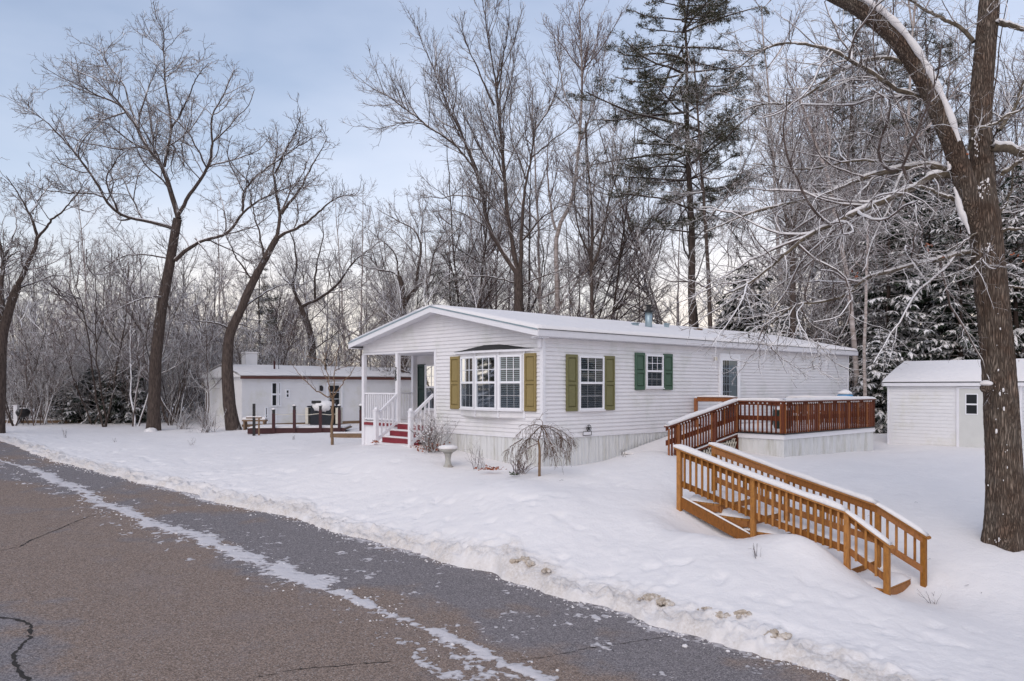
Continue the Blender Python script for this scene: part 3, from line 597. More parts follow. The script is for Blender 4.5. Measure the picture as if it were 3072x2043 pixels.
def shutter(parent, T, x0, x1, z0, z1, mat):
    f = MB(T); b = .055; h = z1-z0
    f.box(x0, x1, 0, .022, z0, z1)
    f.box(x0, x0+b, .022, .052, z0, z1).box(x1-b, x1, .022, .052, z0, z1).box(x0+b, x1-b, .022, .052, z0, z0+.10).box(x0+b, x1-b, .022, .052, z1-.08, z1).box(x0+b, x1-b, .022, .052, z0+h*.49-.035, z0+h*.49+.035)
    o = f.build('shutter', mat, parent, bevel=.004)
    for a, c in ((z0+.10, z0+h*.49-.035), (z0+h*.49+.035, z1-.08)):
        MB(T).box(x0+b+.022, x1-b-.022, .023, .044, a+.024, c-.024).build('shutter_panel', mat, o, bevel=.012)
    return o
def TL2(x, y, z): return (x, -y-.018, z-HB)
def TG2(x, y, z): return (-y-.018, x, z-HB)
window(house, TL2, 1.245, 2.215, -.60, .79)
shutter(house, TL2, .80, 1.20, -.62, .815, M['olive2']); shutter(house, TL2, 2.26, 2.67, -.62, .815, M['olive2'])
window(house, TL2, 4.01, 4.80, -.03, .90)
shutter(house, TL2, 3.56, 3.97, -.09, .94, M['green']); shutter(house, TL2, 4.86, 5.27, -.09, .94, M['green'])
shutter(house, TG2, .19, .59, -.61, .83, M['olive']); shutter(house, TG2, 3.15, 3.54, -.61, .83, M['olive'])
# bow window: three facets
bow = MB(TG2); pts = [(3.12, .0), (2.30, .17), (1.39, .17), (.60, .0)]
poly = pts
bow.prism([(p[0], p[1]) for p in pts], -.80, .94)
bow_o = bow.build('bow_window', M['vinyl'], house)
for k in range(3):
    (xa, ya), (xb, yb) = pts[k], pts[k+1]; L_ = math.hypot(xb-xa, yb-ya); dx, dy = (xb-xa)/L_, (yb-ya)/L_
    # along from b (near corner) to a so x increases with v
    def TF(x, y, z, xb=xb, yb=yb, dx=dx, dy=dy): return TG2(xb-dx*x+(-dy)*y*1.0*(1 if dx < 0 else -1)*0+(dy)*y*-1, yb-dy*x+abs(dx)*y, z)
    window(bow_o, TF, .04, L_-.04, -.585, .80)
    for zz in np.arange(-.78, -.62, .1): MB(TF).box(0, L_, .0, .014, zz, zz+.02).build('siding_plank', M['vinyl'], bow_o)
    MB(TF).box(-.02, .035, .0, .03, -.80, .94).build('mullion_post', M['trim'], bow_o)
roofb = MB(TG2); e0 = [(3.42, .0), (2.35, .28), (1.33, .28), (.26, .0)]
V = [(a, b, .945) for a, b in e0]+[(2.15, .0, 1.10), (1.55, .0, 1.10)]
roofb.add(V, [(0, 1, 4), (1, 2, 5, 4), (2, 3, 5), (0, 4, 5, 3), (3, 2, 1, 0)])
rb = roofb.build('bow_roof', M['shingle'], bow_o)
MB(TG2).prism([(3.40, .0), (2.34, .27), (1.34, .27), (.28, .0)], .885, .944).build('bow_fascia', M['trim'], bow_o)
# storm door on the long wall
dT = TL2; dr = MB(dT); dr.box(7.72, 7.80, 0, .07, -1.2, 1.03).box(8.80, 8.88, 0, .07, -1.2, 1.03).box(7.80, 8.80, 0, .07, .95, 1.03)
dr_o = dr.build('door', M['window_white'], house)
MB(dT).box(7.80, 8.80, .0, .015, -1.2, .95).build('dark_interior', M['dark_room'], dr_o)
q = MB(dT).box(7.80, 7.87, .03, .06, -1.2, .95).box(8.73, 8.80, .03, .06, -1.2, .95).box(7.87, 8.73, .03, .06, .82, .95).box(7.87, 8.73, .03, .06, -.46, -.40).box(7.87, 8.73, .03, .06, -1.2, -1.05)
for k in range(1, 4): q.box(7.87+.14*k-.01, 7.87+.14*k+.01, .02, .028, -.40, .82)
for k in range(1, 5): q.box(7.87, 8.43, .02, .028, -.4+.244*k-.01, -.4+.244*k+.01)
q.build('door_frame', M['window_white'], dr_o)
MB(dT).box(8.32, 8.73, .0155, .02, -.40, .82).build('curtain', M['curtain'], dr_o)
MB(dT).box(7.87, 8.73, .0155, .02, -1.05, -.46).build('door_panel', M['screen'], dr_o)
MB(dT).add([(7.87, .045, -1.05), (8.73, .045, -1.05), (8.73, .045, .82), (7.87, .045, .82)], [(0, 1, 2, 3)]).build('pane', M['glass'], dr_o)
MB(dT).box(7.82, 7.86, .06, .10, -.62, -.48).build('handle', M['black'], dr_o)
lt = MB(dT).box(7.38, 7.50, .0, .03, .80, .96).build('wall_lamp', M['trim'], house)
MB(dT).lathe((7.44, .09, .80), [(.045, 0), (.05, .02), (.05, .1), (.03, .12)], 10).build('lamp_glass', M['lattice'], lt)
# porch back wall window and shutter
TB2 = lambda x, y, z: (PD-y-.02, x, z-HB)
window(house, TB2, 6.42, 7.37, -.75, .72); shutter(house, TB2, 7.40, 7.80, -.76, .74, M['dkgreen'])
# hanging bird ornament on the porch, spigot, crawl vent
MB(TL2).box(6.62, 6.72, .0, .04, -1.20, -1.12).box(6.66, 6.68, .04, .10, -1.17, -1.15).build('spigot', M['black'], house)
MB(TL2).box(5.0, 5.16, .0, .02, -1.72, -1.52).build('crawl_vent', M['lattice'], house)

# porch floor, steps, posts and railings (parts of the house)
porch = MB(Tg).box(-.05, PD, PV-.0, GW, -1.2, -1.12).build('porch_floor', M['redpaint'], house)
MB(Tg).box(-.03, PD-.1, PV+.05, GW-.02, -1.119, -1.08).build('porch_snow', M['snow'], porch, bevel=.015)
for k in range(3):
    ue = -.05-.27*(k); zt = -1.12-.185*(k+0)
    MB(Tg).box(ue-.02, ue+.02, 4.32, 6.05, zt-.185+.0, zt-.002).build('riser', M['redpaint'], porch)
    MB(Tg).box(ue-.30, ue-.02, 4.32, 6.05, zt-.185-.035, zt-.185).build('tread', M['redpaint'], porch)
    MB(Tg).box(ue-.285, ue-.02, 4.34, 6.03, zt-.184, zt-.145).build('tread_snow', M['snow'], porch, bevel=.015)
def post(name, u, v, z0, z1, w=.09, cap=True, mat='trim', par=None):
    q = MB(Tg).box(u-w/2, u+w/2, v-w/2, v+w/2, z0, z1)
    if cap: q.box(u-w/2-.015, u+w/2+.015, v-w/2-.015, v+w/2+.015, z1, z1+.025)
    return q.build(name, M[mat], par or house, bevel=.006)
pA = post('porch_post', .0, GW-.07, -1.9, 1.0, .12, False); pB = post('porch_post', .0, 6.12, -1.15, 1.0, .12, False); pC = post('porch_post', PD-.1, GW-.07, -1.15, 1.03, .12, False)
n1 = post('newel_post', -.80, 4.36, -2.2, -.71, .12); n2 = post('newel_post', -.80, 6.08, -2.2, -.71, .12)
for q_ in (n1, n2):
    pass
for vv_ in (4.36, 6.08):
    MB(Tg).lathe((-.80, vv_, -.69), [(.065, 0), (.07, .03), (.055, .07), (.03, .09), (.0, .1)], 12).build('newel_cap', M['trim'], n1 if vv_ < 5 else n2, True)
def railing(a, b, zc_a, zc_b, zb_a, zb_b, pitch, mat, rail=(.06, .045), bal=.035, T=Tg, parent=None, midr=None, names=('handrail', 'bottom_rail', 'baluster')):
    par = parent or house; a2, b2 = Vector((*a, 0)), Vector((*b, 0)); L_ = (b2-a2).length; d = (b2-a2)/L_
    MB(T).bar((a[0], a[1], zc_a), (b[0], b[1], zc_b), *rail).build(names[0], M[mat], par)
    if names[1]: MB(T).bar((a[0], a[1], zb_a), (b[0], b[1], zb_b), rail[0]*.8, rail[1]).build(names[1], M[mat], par)
    n = max(2, int(L_/pitch))
    for k in range(1, n):
        t = k/n; x, y = a[0]+(b[0]-a[0])*t, a[1]+(b[1]-a[1])*t; z0 = zb_a+(zb_b-zb_a)*t; z1 = zc_a+(zc_b-zc_a)*t
        MB(T).box(x-bal/2, x+bal/2, y-bal/2, y+bal/2, z0, z1-.01).build(names[2], M[mat], par)
railing((0, 6.18), (0, GW-.12), -.21, -.21, -1.0, -1.0, .11, 'trim')
railing((.06, GW-.07), (PD-.15, GW-.07), -.21, -.21, -1.0, -1.0, .12, 'trim')
railing((-.74, 4.36), (-.03, 4.36), -.80, -.24, -1.55, -1.05, .12, 'trim', (.07, .09)); railing((-.74, 6.08), (-.05, 6.10), -.80, -.24, -1.55, -1.05, .12, 'trim', (.07, .09))

# house number 268 on the porch post: digits set out as thin black shapes
def digit(ch_, c, h, T, par):
    seg = {'2': [(-1, .7), (-.6, 1), (.6, 1), (1, .7), (1, .3), (-1, -1), (1, -1)], '6': [(.8, .9), (.2, 1), (-.7, .6), (-1, 0), (-1, -.6), (-.5, -1), (.5, -1), (1, -.6), (1, -.3), (.5, .05), (-.5, .05), (-1, -.3)],
           '8': [(0, .05), (-.8, .35), (-.8, .75), (-.4, 1), (.4, 1), (.8, .75), (.8, .35), (0, .05), (-1, -.35), (-1, -.75), (-.5, -1), (.5, -1), (1, -.75), (1, -.35), (0, .05)]}[ch_]
    q = MB(T); w = h*.28
    for (a, b) in zip(seg, seg[1:]): q.bar((c[0]-a[0]*w, c[1], c[2]+a[1]*h/2), (c[0]-b[0]*w, c[1], c[2]+b[1]*h/2), .012, .026, up=(0, 0, 1)) if abs(a[0]-b[0]) > abs(a[1]-b[1]) else q.box(min(c[0]-a[0]*w, c[0]-b[0]*w)-.011, max(c[0]-a[0]*w, c[0]-b[0]*w)+.011, c[1]-.006, c[1]+.006, c[2]+min(a[1], b[1])*h/2-.006, c[2]+max(a[1], b[1])*h/2+.006)
    q.build('house_number', M['black'], par)
for k, c_ in enumerate('268'): digit(c_, (6.14, .066, .52-.135*k), .115, Tgable, pB)

# ------------------------------------------------------------------ snow cap along a rail
def snow_rail(parent, pts, w, h, T=None, name='snow_cap'):
    P = [Vector(p) for p in pts]; out = []
    for a, b in zip(P, P[1:]):
        n = max(2, int((b-a).length/.12)); out += [a+(b-a)*k/n for k in range(n)]
    out.append(P[-1]); prof = [(-1, 0), (-1.04, .35), (-.8, .8), (-.35, 1.0), (.35, 1.0), (.8, .8), (1.04, .35), (1, 0)]; V, F = [], []
    ph = random.random()*50
    for i, p in enumerate(out):
        d = (out[min(i+1, len(out)-1)]-out[max(i-1, 0)]); sd = Vector((d.y, -d.x, 0)).normalized()
        e = min(1, (i+.35)/1.6, (len(out)-i-.65)/1.6)**.5; hh = h*e*(.8+.4*float(vnoise(np.array(i*.3+ph), np.array(ph)))); ww = w/2*(.9+.1*e)*(.93+.14*float(vnoise(np.array(i*.4+ph), np.array(3.+ph))))
        V += [tuple(p+sd*ww*a+Vector((0, 0, hh*b))) for a, b in prof]
    m_ = len(prof); F = [(i*m_+k, i*m_+(k+1) % m_, (i+1)*m_+(k+1) % m_, (i+1)*m_+k) for i in range(len(out)-1) for k in range(m_)]
    F += [tuple(range(m_)), tuple(range((len(out)-1)*m_, len(out)*m_))[::-1]]
    q = MB(T).add(V, F); return q.build(name, M['snow'], parent, True)

# ------------------------------------------------------------------ red-brown deck and ramp
deck = empty('deck', hloc(6.2, -3.0, HB), HA, 'red-brown stained deck with snow-capped railing and a ramp against the long white wall', 'deck')
K0 = (6.2, -3.0)
def Td(u, v, z): return (u-K0[0], v-K0[1], z-HB)
DU1, DF, DC = 11.95, -1.27, -.41
for k in range(20):
    v0 = -2.98+k*.147; MB(Td).box(6.22, DU1, v0, v0+.14, DF-.035, DF).build('deck_board', M['redwood'], deck)
# uneven snow on the floor
MB(Td).box(6.3, DU1-.05, -2.9, -.05, DF+.002, DF+.07).build('deck_snow', M['snow'], deck, bevel=.03)
rim = MB(Td).box(6.2, DU1+.02, -3.04, -3.0, DF-.16, DF-.002).box(6.16, 6.2, -3.04, -.02, DF-.16, DF-.002).build('rim_board', M['trim'], deck)
MB(Td).box(6.16, DU1+.05, -3.07, -3.04, DF-.03, DF+.004).box(6.13, 6.16, -3.07, -1.6, DF-.03, DF+.004).build('rim_edge', M['black'], deck)
sk = MB(Td).box(6.2, DU1, -3.0, -2.97, -2.3, DF-.16); x = 6.2; k = 0
while x < DU1-.03:
    sk.box(x, x+.02, -3.012, -3.0, -2.3, DF-.165); x += .10 if k % 3 else .28; k += 1
y = -2.95
while y < -1.7: sk.box(6.187, 6.2, y, y+.02, -2.3, DF-.165); y += .17
sk.box(6.2, 6.23, -2.97, -1.55, -2.3, DF-.16).box(DU1-.03, DU1, -2.97, -.1, -2.3, DF-.16)
sk.build('deck_skirt', M['skirt'], deck)
def dpost(u, v, z0, z1, mat='redwood', w=.09): return MB(Td).box(u-w/2, u+w/2, v-w/2, v+w/2, z0, z1).build('post', M[mat], deck, bevel=.005)
for u in (6.2, 8.15, 10.1, DU1): dpost(u, -2.97, DF, DC-.02)
dpost(6.2, -1.59, -2.2, DC-.02); dpost(DU1-.03, -.15, DF, DC-.02); dpost(DU1-.03, -1.6, DF, DC-.02)
dpost(6.35, -.12, -1.7, -.34, 'redwood2')
def drail(a, b, za, zb, ba, bb, pitch=.128, mat='redwood', cap_w=.14, snow_h=.085):
    MB(Td).bar((a[0], a[1], za), (b[0], b[1], zb), cap_w, .036).build('top_rail', M[mat], deck)
    MB(Td).bar((a[0], a[1], za-.06), (b[0], b[1], zb-.06), .035, .085).build('rail_board', M[mat], deck)
    m1, m2 = ba+(za-ba)*.47, bb+(zb-bb)*.47
    MB(Td).bar((a[0], a[1], m1), (b[0], b[1], m2), .035, .13).build('mid_rail', M[mat], deck)
    L_ = math.hypot(b[0]-a[0], b[1]-a[1]); n = int(L_/pitch); d = ((b[0]-a[0])/L_, (b[1]-a[1])/L_); ox, oy = d[1]*.036, -d[0]*.036
    if (ox*0+oy*-1) < 0 and abs(d[0]) > .5: ox, oy = -ox, -oy
    for k in range(n):
        t = (k+.5)/n; x, y = a[0]+(b[0]-a[0])*t+ox, a[1]+(b[1]-a[1])*t+oy; z0 = ba+(bb-ba)*t; z1 = za+(zb-za)*t
        MB(Td).box(x-.018, x+.018, y-.018, y+.018, z0, z1-.055).build('baluster', M[mat if (k*7) % 5 else 'redwood2'], deck)
        if (k*13) % 7 < 5:
            V, F = blob((x, y-.01, z1-.045), .022, .3, k, 6, 4, 1.3); MB(Td).add(V, F).build('snow_tuft', M['snow'], deck)
    snow_rail(deck, [(a[0], a[1], za+.018), (b[0], b[1], zb+.018)], cap_w*1.05, snow_h, Td)
drail((6.18, -3.0), (DU1+.03, -3.0), DC, DC, DF+.0, DF+.0, mat='redwood')
drail((6.2, -1.52), (6.2, -3.0), DC+.001, DC+.001, DF, DF)
drail((DU1, -2.95), (DU1, -.05), DC-.001, DC-.001, DF, DF, mat='redwood2')
# ramp
RU = 2.95
for k in range(24):
    u0 = RU+k*.145; zz = -1.84+(DF+1.84)*(u0-RU)/(6.2-RU)
    MB(Td).box(u0, u0+.137, -1.56, -.1, zz-.03, zz).build('ramp_board', M['redwood'], deck)
MB(Td).add([(RU, -1.54, -1.80), (6.2, -1.54, DF+.01), (6.2, -.1, DF+.01), (RU, -.1, -1.80)]+[(RU, -1.54, -1.85+.07+.02), (6.2, -1.54, DF+.07), (6.2, -.1, DF+.07), (RU, -.1, -1.76)], [(0, 1, 5, 4), (4, 5, 6, 7), (3, 7, 6, 2), (0, 4, 7, 3), (1, 2, 6, 5)]).build('ramp_snow', M['snow'], deck)
drail((RU-.1, -1.59), (6.2, -1.59), -1.02, DC, -1.80, DF-.0, mat='redwood')
MB(Td).bar((RU-.12, -1.60, -1.92), (6.16, -1.60, DF-.10), .04, .06).build('stringer', M['redwood'], deck)
MB(Td).bar((RU-.12, -1.61, -1.875), (6.16, -1.61, DF-.055), .06, .02).build('stringer_snow', M['snow'], deck)
dpost(4.98, -1.62, -2.3, -.72, 'redwood'); dpost(3.30, -1.62, -2.3, -.97, 'redwood2')
MB(Td).bar((6.35, -.17, -.37), (6.35, -1.5, -.37), .04, .13).build('rail_board', M['redwood2'], deck)
snow_rail(deck, [(6.35, -.1, -.305), (6.35, -1.5, -.305)], .10, .05, Td)
# cream lattice under the ramp: crossed slats
def ramp_low(u): return -1.92+(DF-.10+1.92)*(u-RU)/(6.2-RU)-.03
lat = []
for sgn in (1, -1):
    u = 2.6
    while u < 7.0:
        # a slat starting at u on the ground line z=-2.1 going up at 60 degrees
        z0 = -2.05; du = .57*sgn; pts = []
        for t in np.linspace(0, .9, 19):
            uu_, zz = u+du*t, z0+t
            if 3.6 < uu_ < 6.15 and zz < ramp_low(uu_)-.0: pts.append((uu_, zz))
        if len(pts) >= 2: MB(Td).bar((pts[0][0], -1.60-.006*sgn, pts[0][1]), (pts[-1][0], -1.60-.006*sgn, pts[-1][1]), .008, .045, up=(1, 0, 0)).build('lattice_slat', M['lattice'], deck)
        u += .125
MB(Td).box(3.6, 6.14, -1.50, -1.49, -2.3, -1.5).build('lattice_shadow_board', M['dark_room'], deck) if False else None

# things on the deck and by the wall
def hobj(name, u, v, z, label, cat, rz_=0.): return empty(name, hloc(u, v, z), HA+rz_, label, cat)
t_ = hobj('patio_table', 9.3, -1.3, DF, 'round dark metal patio table under snow on the red-brown deck', 'table')
MB().lathe((0, 0, .68), [(.5, 0), (.52, .02), (.5, .03)], 24).build('tabletop', M['black'], t_); MB().lathe((0, 0, .712), [(.49, 0), (.50, .05), (.42, .10), (.2, .125)], 24).build('snow_cap', M['snow'], t_, True)
for k in range(4): MB().bar((.3*cos(k*pi/2+.4), .3*sin(k*pi/2+.4), 0), (.25*cos(k*pi/2+.4), .25*sin(k*pi/2+.4), .68), .03, .03).build('leg', M['black'], t_)
gr = hobj('barrel_planter', 7.45, -2.3, DF, 'dark green barrel planter behind the deck balusters near the corner', 'planter')
MB().lathe((0, 0, 0), [(.20, 0), (.25, .15), (.26, .4), (.24, .58), (.25, .6)], 18).build('barrel', M['dkgreen'], gr, True); MB().lathe((0, 0, .6), [(.23, 0), (.21, .05), (.1, .08)], 18).build('snow_cap', M['snow'], gr, True)
for k, (u, v, lab) in enumerate(((8.6, -1.9, 'white slatted patio chair behind the railing, beside the deck corner'), (10.3, -1.7, 'dark wicker patio chair at the far end of the deck'))):
    c_ = hobj('patio_chair', u, v, DF, lab, 'chair', .5+k); mt = M['lattice'] if k == 0 else M['timber']
    MB().box(-.25, .25, -.25, .25, .38, .42).build('seat', mt, c_); 
    for j in range(5): MB().box(-.25+j*.11, -.19+j*.11, .23, .26, .42, .86).build('back_slat', mt, c_)
    for a in (-.22, .22):
        for b in (-.22, .22): MB().box(a-.02, a+.02, b-.02, b+.02, 0, .38).build('leg', mt, c_)
    MB().box(-.24, .24, -.24, .22, .421, .47).build('snow_cap', M['snow'], c_, bevel=.02)
b_ = hobj('hot_tub_filter', 12.35, -1.9, -1.95, 'blue capped barrel with snow on top standing at the far end of the deck', 'barrel')
MB().lathe((0, 0, 0), [(.24, 0), (.26, .3), (.27, 1.4), (.25, 1.66), (.16, 1.76), (.05, 1.79)], 18).build('barrel', M['blue'], b_, True)
MB().lathe((0, 0, 1.70), [(.235, 0), (.21, .06), (.13, .12), (.02, .15)], 18).build('snow_cap', M['snow'], b_, True)
# star ornament with a small sign frame on the long wall
st = hobj('star_ornament', 1.62, -.05, -1.12, 'black metal star in a ring above a small framed plaque on the wall', 'wall ornament')
q = MB(lambda x, y, z: (x, -y, z)); ring_ = [(.085*cos(2*pi*k/20), .02, .085*sin(2*pi*k/20)+.05) for k in range(21)]
q.tube(ring_, .008, 6); q.build('ring', M['black'], st)
star = []
for k in range(10): r_ = .078 if k % 2 == 0 else .032; star.append((r_*sin(pi*k/5), r_*cos(pi*k/5)+.05))
MB(lambda x, y, z: (x, -y, z)).prism(star, .01, .022, ax=1).build('star', M['black'], st)
MB(lambda x, y, z: (x, -y, z)).box(-.22, .10, .0, .012, -.13, -.03).build('plaque', M['trim'], st)
MB(lambda x, y, z: (x, -y, z)).box(-.225, .105, .012, .02, -.135, -.123).box(-.225, .105, .012, .02, -.037, -.025).box(-.225, -.213, .012, .02, -.123, -.037).box(.093, .105, .012, .02, -.123, -.037).build('plaque_frame', M['black'], st)

# ------------------------------------------------------------------ orange stairs in the foreground
SA = math.atan2(-.7308, .6826); SP = (3.362, 16.0); SB = -4.0
stairs = empty('garden_stairs', (SP[0], SP[1], CZ+SB), SA, 'orange-stained wooden outdoor stairs with two long snow-capped handrails', 'stairs')
def Ts(a, b, z): return (a, b, z-SB)
SPOST = [0, 1.634, 3.393, 4.046]; SCAP = [-1.241, -1.681, -2.118, -2.544]; SBOT = [-2.00, -2.45, -2.83, -3.22]
def zcap(a): return float(np.interp(a, SPOST, SCAP))
def zbot(a): return float(np.interp(a, SPOST, SBOT))
W_ = 1.25
for side, b0 in ((0, 0.), (1, W_)):
    ends = list(SPOST); ends[3] = 4.05 if side == 0 else 4.17
    sgn = -1 if side == 0 else 1
    for k, a in enumerate(ends):
        zt = zcap(min(a, 4.046))-.03; gzz = [-2.75, -3.05, -3.4, -3.7][k]
        MB(Ts).box(a-.045 if k else a-.05, a+.045, b0-.045, b0+.045, gzz, zt).build('post', M['orange'], stairs, bevel=.005)
    # bottom rail and mid board sit on the inner side, balusters outside
    for k in range(3):
        a0, a1 = ends[k], ends[k+1]; c0, c1 = zcap(a0), zcap(min(a1, 4.046)); z0, z1 = zbot(a0), zbot(min(a1, 4.046))
        e0, e1 = (-.10 if k == 0 else 0), (.10 if k == 2 else 0)
        MB(Ts).bar((a0+e0, b0, c0-e0*(c0-c1)/(a1-a0)-.012), (a1+e1, b0, c1-e1*(c0-c1)/(a1-a0)-.012), .15, .036).build('top_rail', M['orange'], stairs, bevel=.004)
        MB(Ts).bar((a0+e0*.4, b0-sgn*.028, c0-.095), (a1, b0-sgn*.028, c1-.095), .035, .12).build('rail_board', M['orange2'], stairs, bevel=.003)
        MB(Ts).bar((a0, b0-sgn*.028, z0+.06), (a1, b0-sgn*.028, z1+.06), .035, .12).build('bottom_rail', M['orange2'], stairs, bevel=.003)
        n = max(3, int((a1-a0)/.132))
        for j in range(1, n):
            t = j/n; a = a0+(a1-a0)*t; zt = c0+(c1-c0)*t-.045; zl = z0+(z1-z0)*t+.0
            MB(Ts).box(a-.019, a+.019, b0+sgn*.008, b0+sgn*.045, zl, zt).build('baluster', M['orange'], stairs, bevel=.003)
    snow_rail(stairs, [(-.10, b0, zcap(0)+.012+.02), (SPOST[1], b0, zcap(SPOST[1])+.006), (SPOST[2], b0, zcap(SPOST[2])+.006)], .165, .085 if side == 0 else .075, Ts)
    snow_rail(stairs, [(SPOST[2]-.05, b0, zcap(SPOST[2])+.02), (ends[3]+.07, b0, zcap(4.046)-.03)], .155, .06, Ts)
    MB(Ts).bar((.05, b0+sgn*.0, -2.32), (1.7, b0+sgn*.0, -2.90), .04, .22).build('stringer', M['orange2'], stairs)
    snow_rail(stairs, [(.07, b0, -2.205), (1.58, b0, -2.745)], .05, .025, Ts)
for i in range(6):
    a1 = .90+.62*i; a0 = a1-.78; zt = -2.27-.213*i
    for j in range(5):
        x0 = a0+.155*j; MB(Ts).box(x0, x0+.143, .07, W_-.07, zt-.04, zt).build('tread_board', M['orange'], stairs, bevel=.003)
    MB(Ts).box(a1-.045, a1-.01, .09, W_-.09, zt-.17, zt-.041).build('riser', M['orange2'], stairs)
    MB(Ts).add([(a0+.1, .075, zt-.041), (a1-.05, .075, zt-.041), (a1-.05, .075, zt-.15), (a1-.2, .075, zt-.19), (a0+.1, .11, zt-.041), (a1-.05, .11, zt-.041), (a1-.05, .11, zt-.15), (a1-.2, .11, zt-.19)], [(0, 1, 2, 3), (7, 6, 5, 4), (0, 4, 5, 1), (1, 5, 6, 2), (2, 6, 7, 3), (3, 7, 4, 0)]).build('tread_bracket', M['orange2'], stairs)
    aa = np.linspace(a0+.0, a1+.005, 9); bb = np.linspace(.075, W_-.075, 13); A, B = np.meshgrid(aa, bb, indexing='ij')
    e = np.minimum(np.minimum(A-aa[0], aa[-1]-A)/.07, np.minimum(B-bb[0], bb[-1]-B)/.07).clip(0, 1)**.5
    hh = zt+.003+(.075+(fbm(A*4+i*5, B*4, 3)-.5)*.06+np.clip(1-(A-a0)/.35, 0, 1)*.05)*e; Vt = np.stack([A, B, hh-SB], -1).reshape(-1, 3); n, mm = A.shape; ii = np.arange(n-1)[:, None]*mm+np.arange(mm-1)[None, :]
    link('tread_snow', np_mesh('tread_snow', Vt, np.stack([ii, ii+mm, ii+mm+1, ii+1], -1).reshape(-1, 4), True), M['snow'], stairs)

# ------------------------------------------------------------------ shed
q0 = (12.74, 27.0); shed = empty('shed', (q0[0], q0[1], CZ-2.2), SA, 'small white sided garden shed with a windowed door and snow on its roof', 'shed')
def Tsh(x, y, z): return (x, y, z+2.2)      # x along the front wall (towards us), y back
SW, SDp, SE, SR = 3.9, 3.36, .15, .80
sw = MB(Tsh).box(0, SW, .0, SDp, -2.2, SE).prism([(.0, SE), (SDp, SE), (SDp/2, SR-.05)], 0, SW, ax=0).build('wall', M['siding2'], shed)
def shp(parent, T, x0, x1, z0, z1, fn=None, pitch=.115):
    z = z0
    while z < z1-.02:
        zt = min(z+pitch, z1); a, b = (x0, x1) if fn is None else fn(z); a2, b2 = (x0, x1) if fn is None else fn(zt)
        if b-a > .1: MB(T).add([(a, 0, z), (b, 0, z), (b, -.016, z), (a, -.016, z), (b2, -.003, zt), (a2, -.003, zt), (b2, 0, zt), (a2, 0, zt)], [(0, 1, 2, 3), (3, 2, 4, 5), (5, 4, 6, 7), (0, 3, 5, 7), (1, 6, 4, 2)]).build('siding_plank', M['siding2'], parent)
        z = zt
shp(sw, Tsh, .06, 2.1, -2.0, SE-.08); shp(sw, Tsh, 3.02, SW-.06, -2.0, SE-.08)
Tse = lambda x, y, z: Tsh(SW-y, x, z)
shp(sw, Tse, .05, SDp-.05, -2.0, SR-.1, lambda z: (.05, SDp-.05) if z < SE else ((z-SE)/(SR-.05-SE)*SDp/2, SDp-(z-SE)/(SR-.05-SE)*SDp/2))
for x in (0, SW): MB(Tsh).box(x-.03, x+.03, -.03, .03, -2.2, SE-.05).build('corner_board', M['trim'], shed)
MB(Tsh).box(-.12, SW+.12, -.14, -.11, SE-.13, SE-.0).build('fascia', M['trim'], shed)
MB(Tsh).box(-.12, SW+.12, -.11, .0, SE-.13, SE-.11).build('soffit', M['trim'], shed)
for sg in (0, 1):
    y0 = -.15 if sg == 0 else SDp+.15; z0 = SE-.02
    q = MB(Tsh); q.add([(-.15, y0, z0), (SW+.15, y0, z0), (SW+.15, SDp/2, SR), (-.15, SDp/2, SR), (-.15, y0, z0+.03), (SW+.15, y0, z0+.03), (SW+.15, SDp/2, SR+.03), (-.15, SDp/2, SR+.03)], [(0, 3, 2, 1), (4, 5, 6, 7), (0, 1, 5, 4), (1, 2, 6, 5), (2, 3, 7, 6), (3, 0, 4, 7)]); r_ = q.build('roof_slab', M['shingle'], shed)
    q = MB(Tsh); ym = y0+(SDp/2-y0)*.06; zz = lambda y: z0+.032+(SR-z0)*abs(y-y0)/abs(SDp/2-y0)
    ys = [y0, ym, y0+(SDp/2-y0)*.5, SDp/2]; hs_ = [.0, .08, .10, .07]; V = []
    for x in (-.17, -.12, SW*.5, SW+.12, SW+.17):
        for y, h_ in zip(ys, hs_): V.append((x, y, zz(y)+(0 if x in (-.17, SW+.17) else h_)))
    q.add(V, [(i*4+j, (i+1)*4+j, (i+1)*4+j+1, i*4+j+1) for i in range(4) for j in range(3)]); q.build('roof_snow', M['snow'], r_, True)
    for xe in (-.15, SW+.15):
        q = MB(Tsh); q.bar((xe, y0, z0-.05), (xe, SDp/2, SR-.05), .02, .12); q.build('rake_board', M['trim'], r_)
dr = MB(Tsh).box(2.20, 2.92, -.035, -.005, -2.2, -.06).build('door', M['door_tan'], shed)
MB(Tsh).box(2.12, 2.20, -.05, 0, -2.2, .0).box(2.92, 3.0, -.05, 0, -2.2, .0).box(2.2, 2.92, -.05, 0, -.06, .0).build('door_frame', M['trim'], dr)
MB(Tsh).box(2.38, 2.74, -.045, -.036, -.88, -.22).build('window_frame', M['window_white'], dr)
for a, b in ((-.85, -.58), (-.53, -.25)): MB(Tsh).box(2.41, 2.71, -.048, -.0455, a, b).build('pane', M['dark_room'], dr)

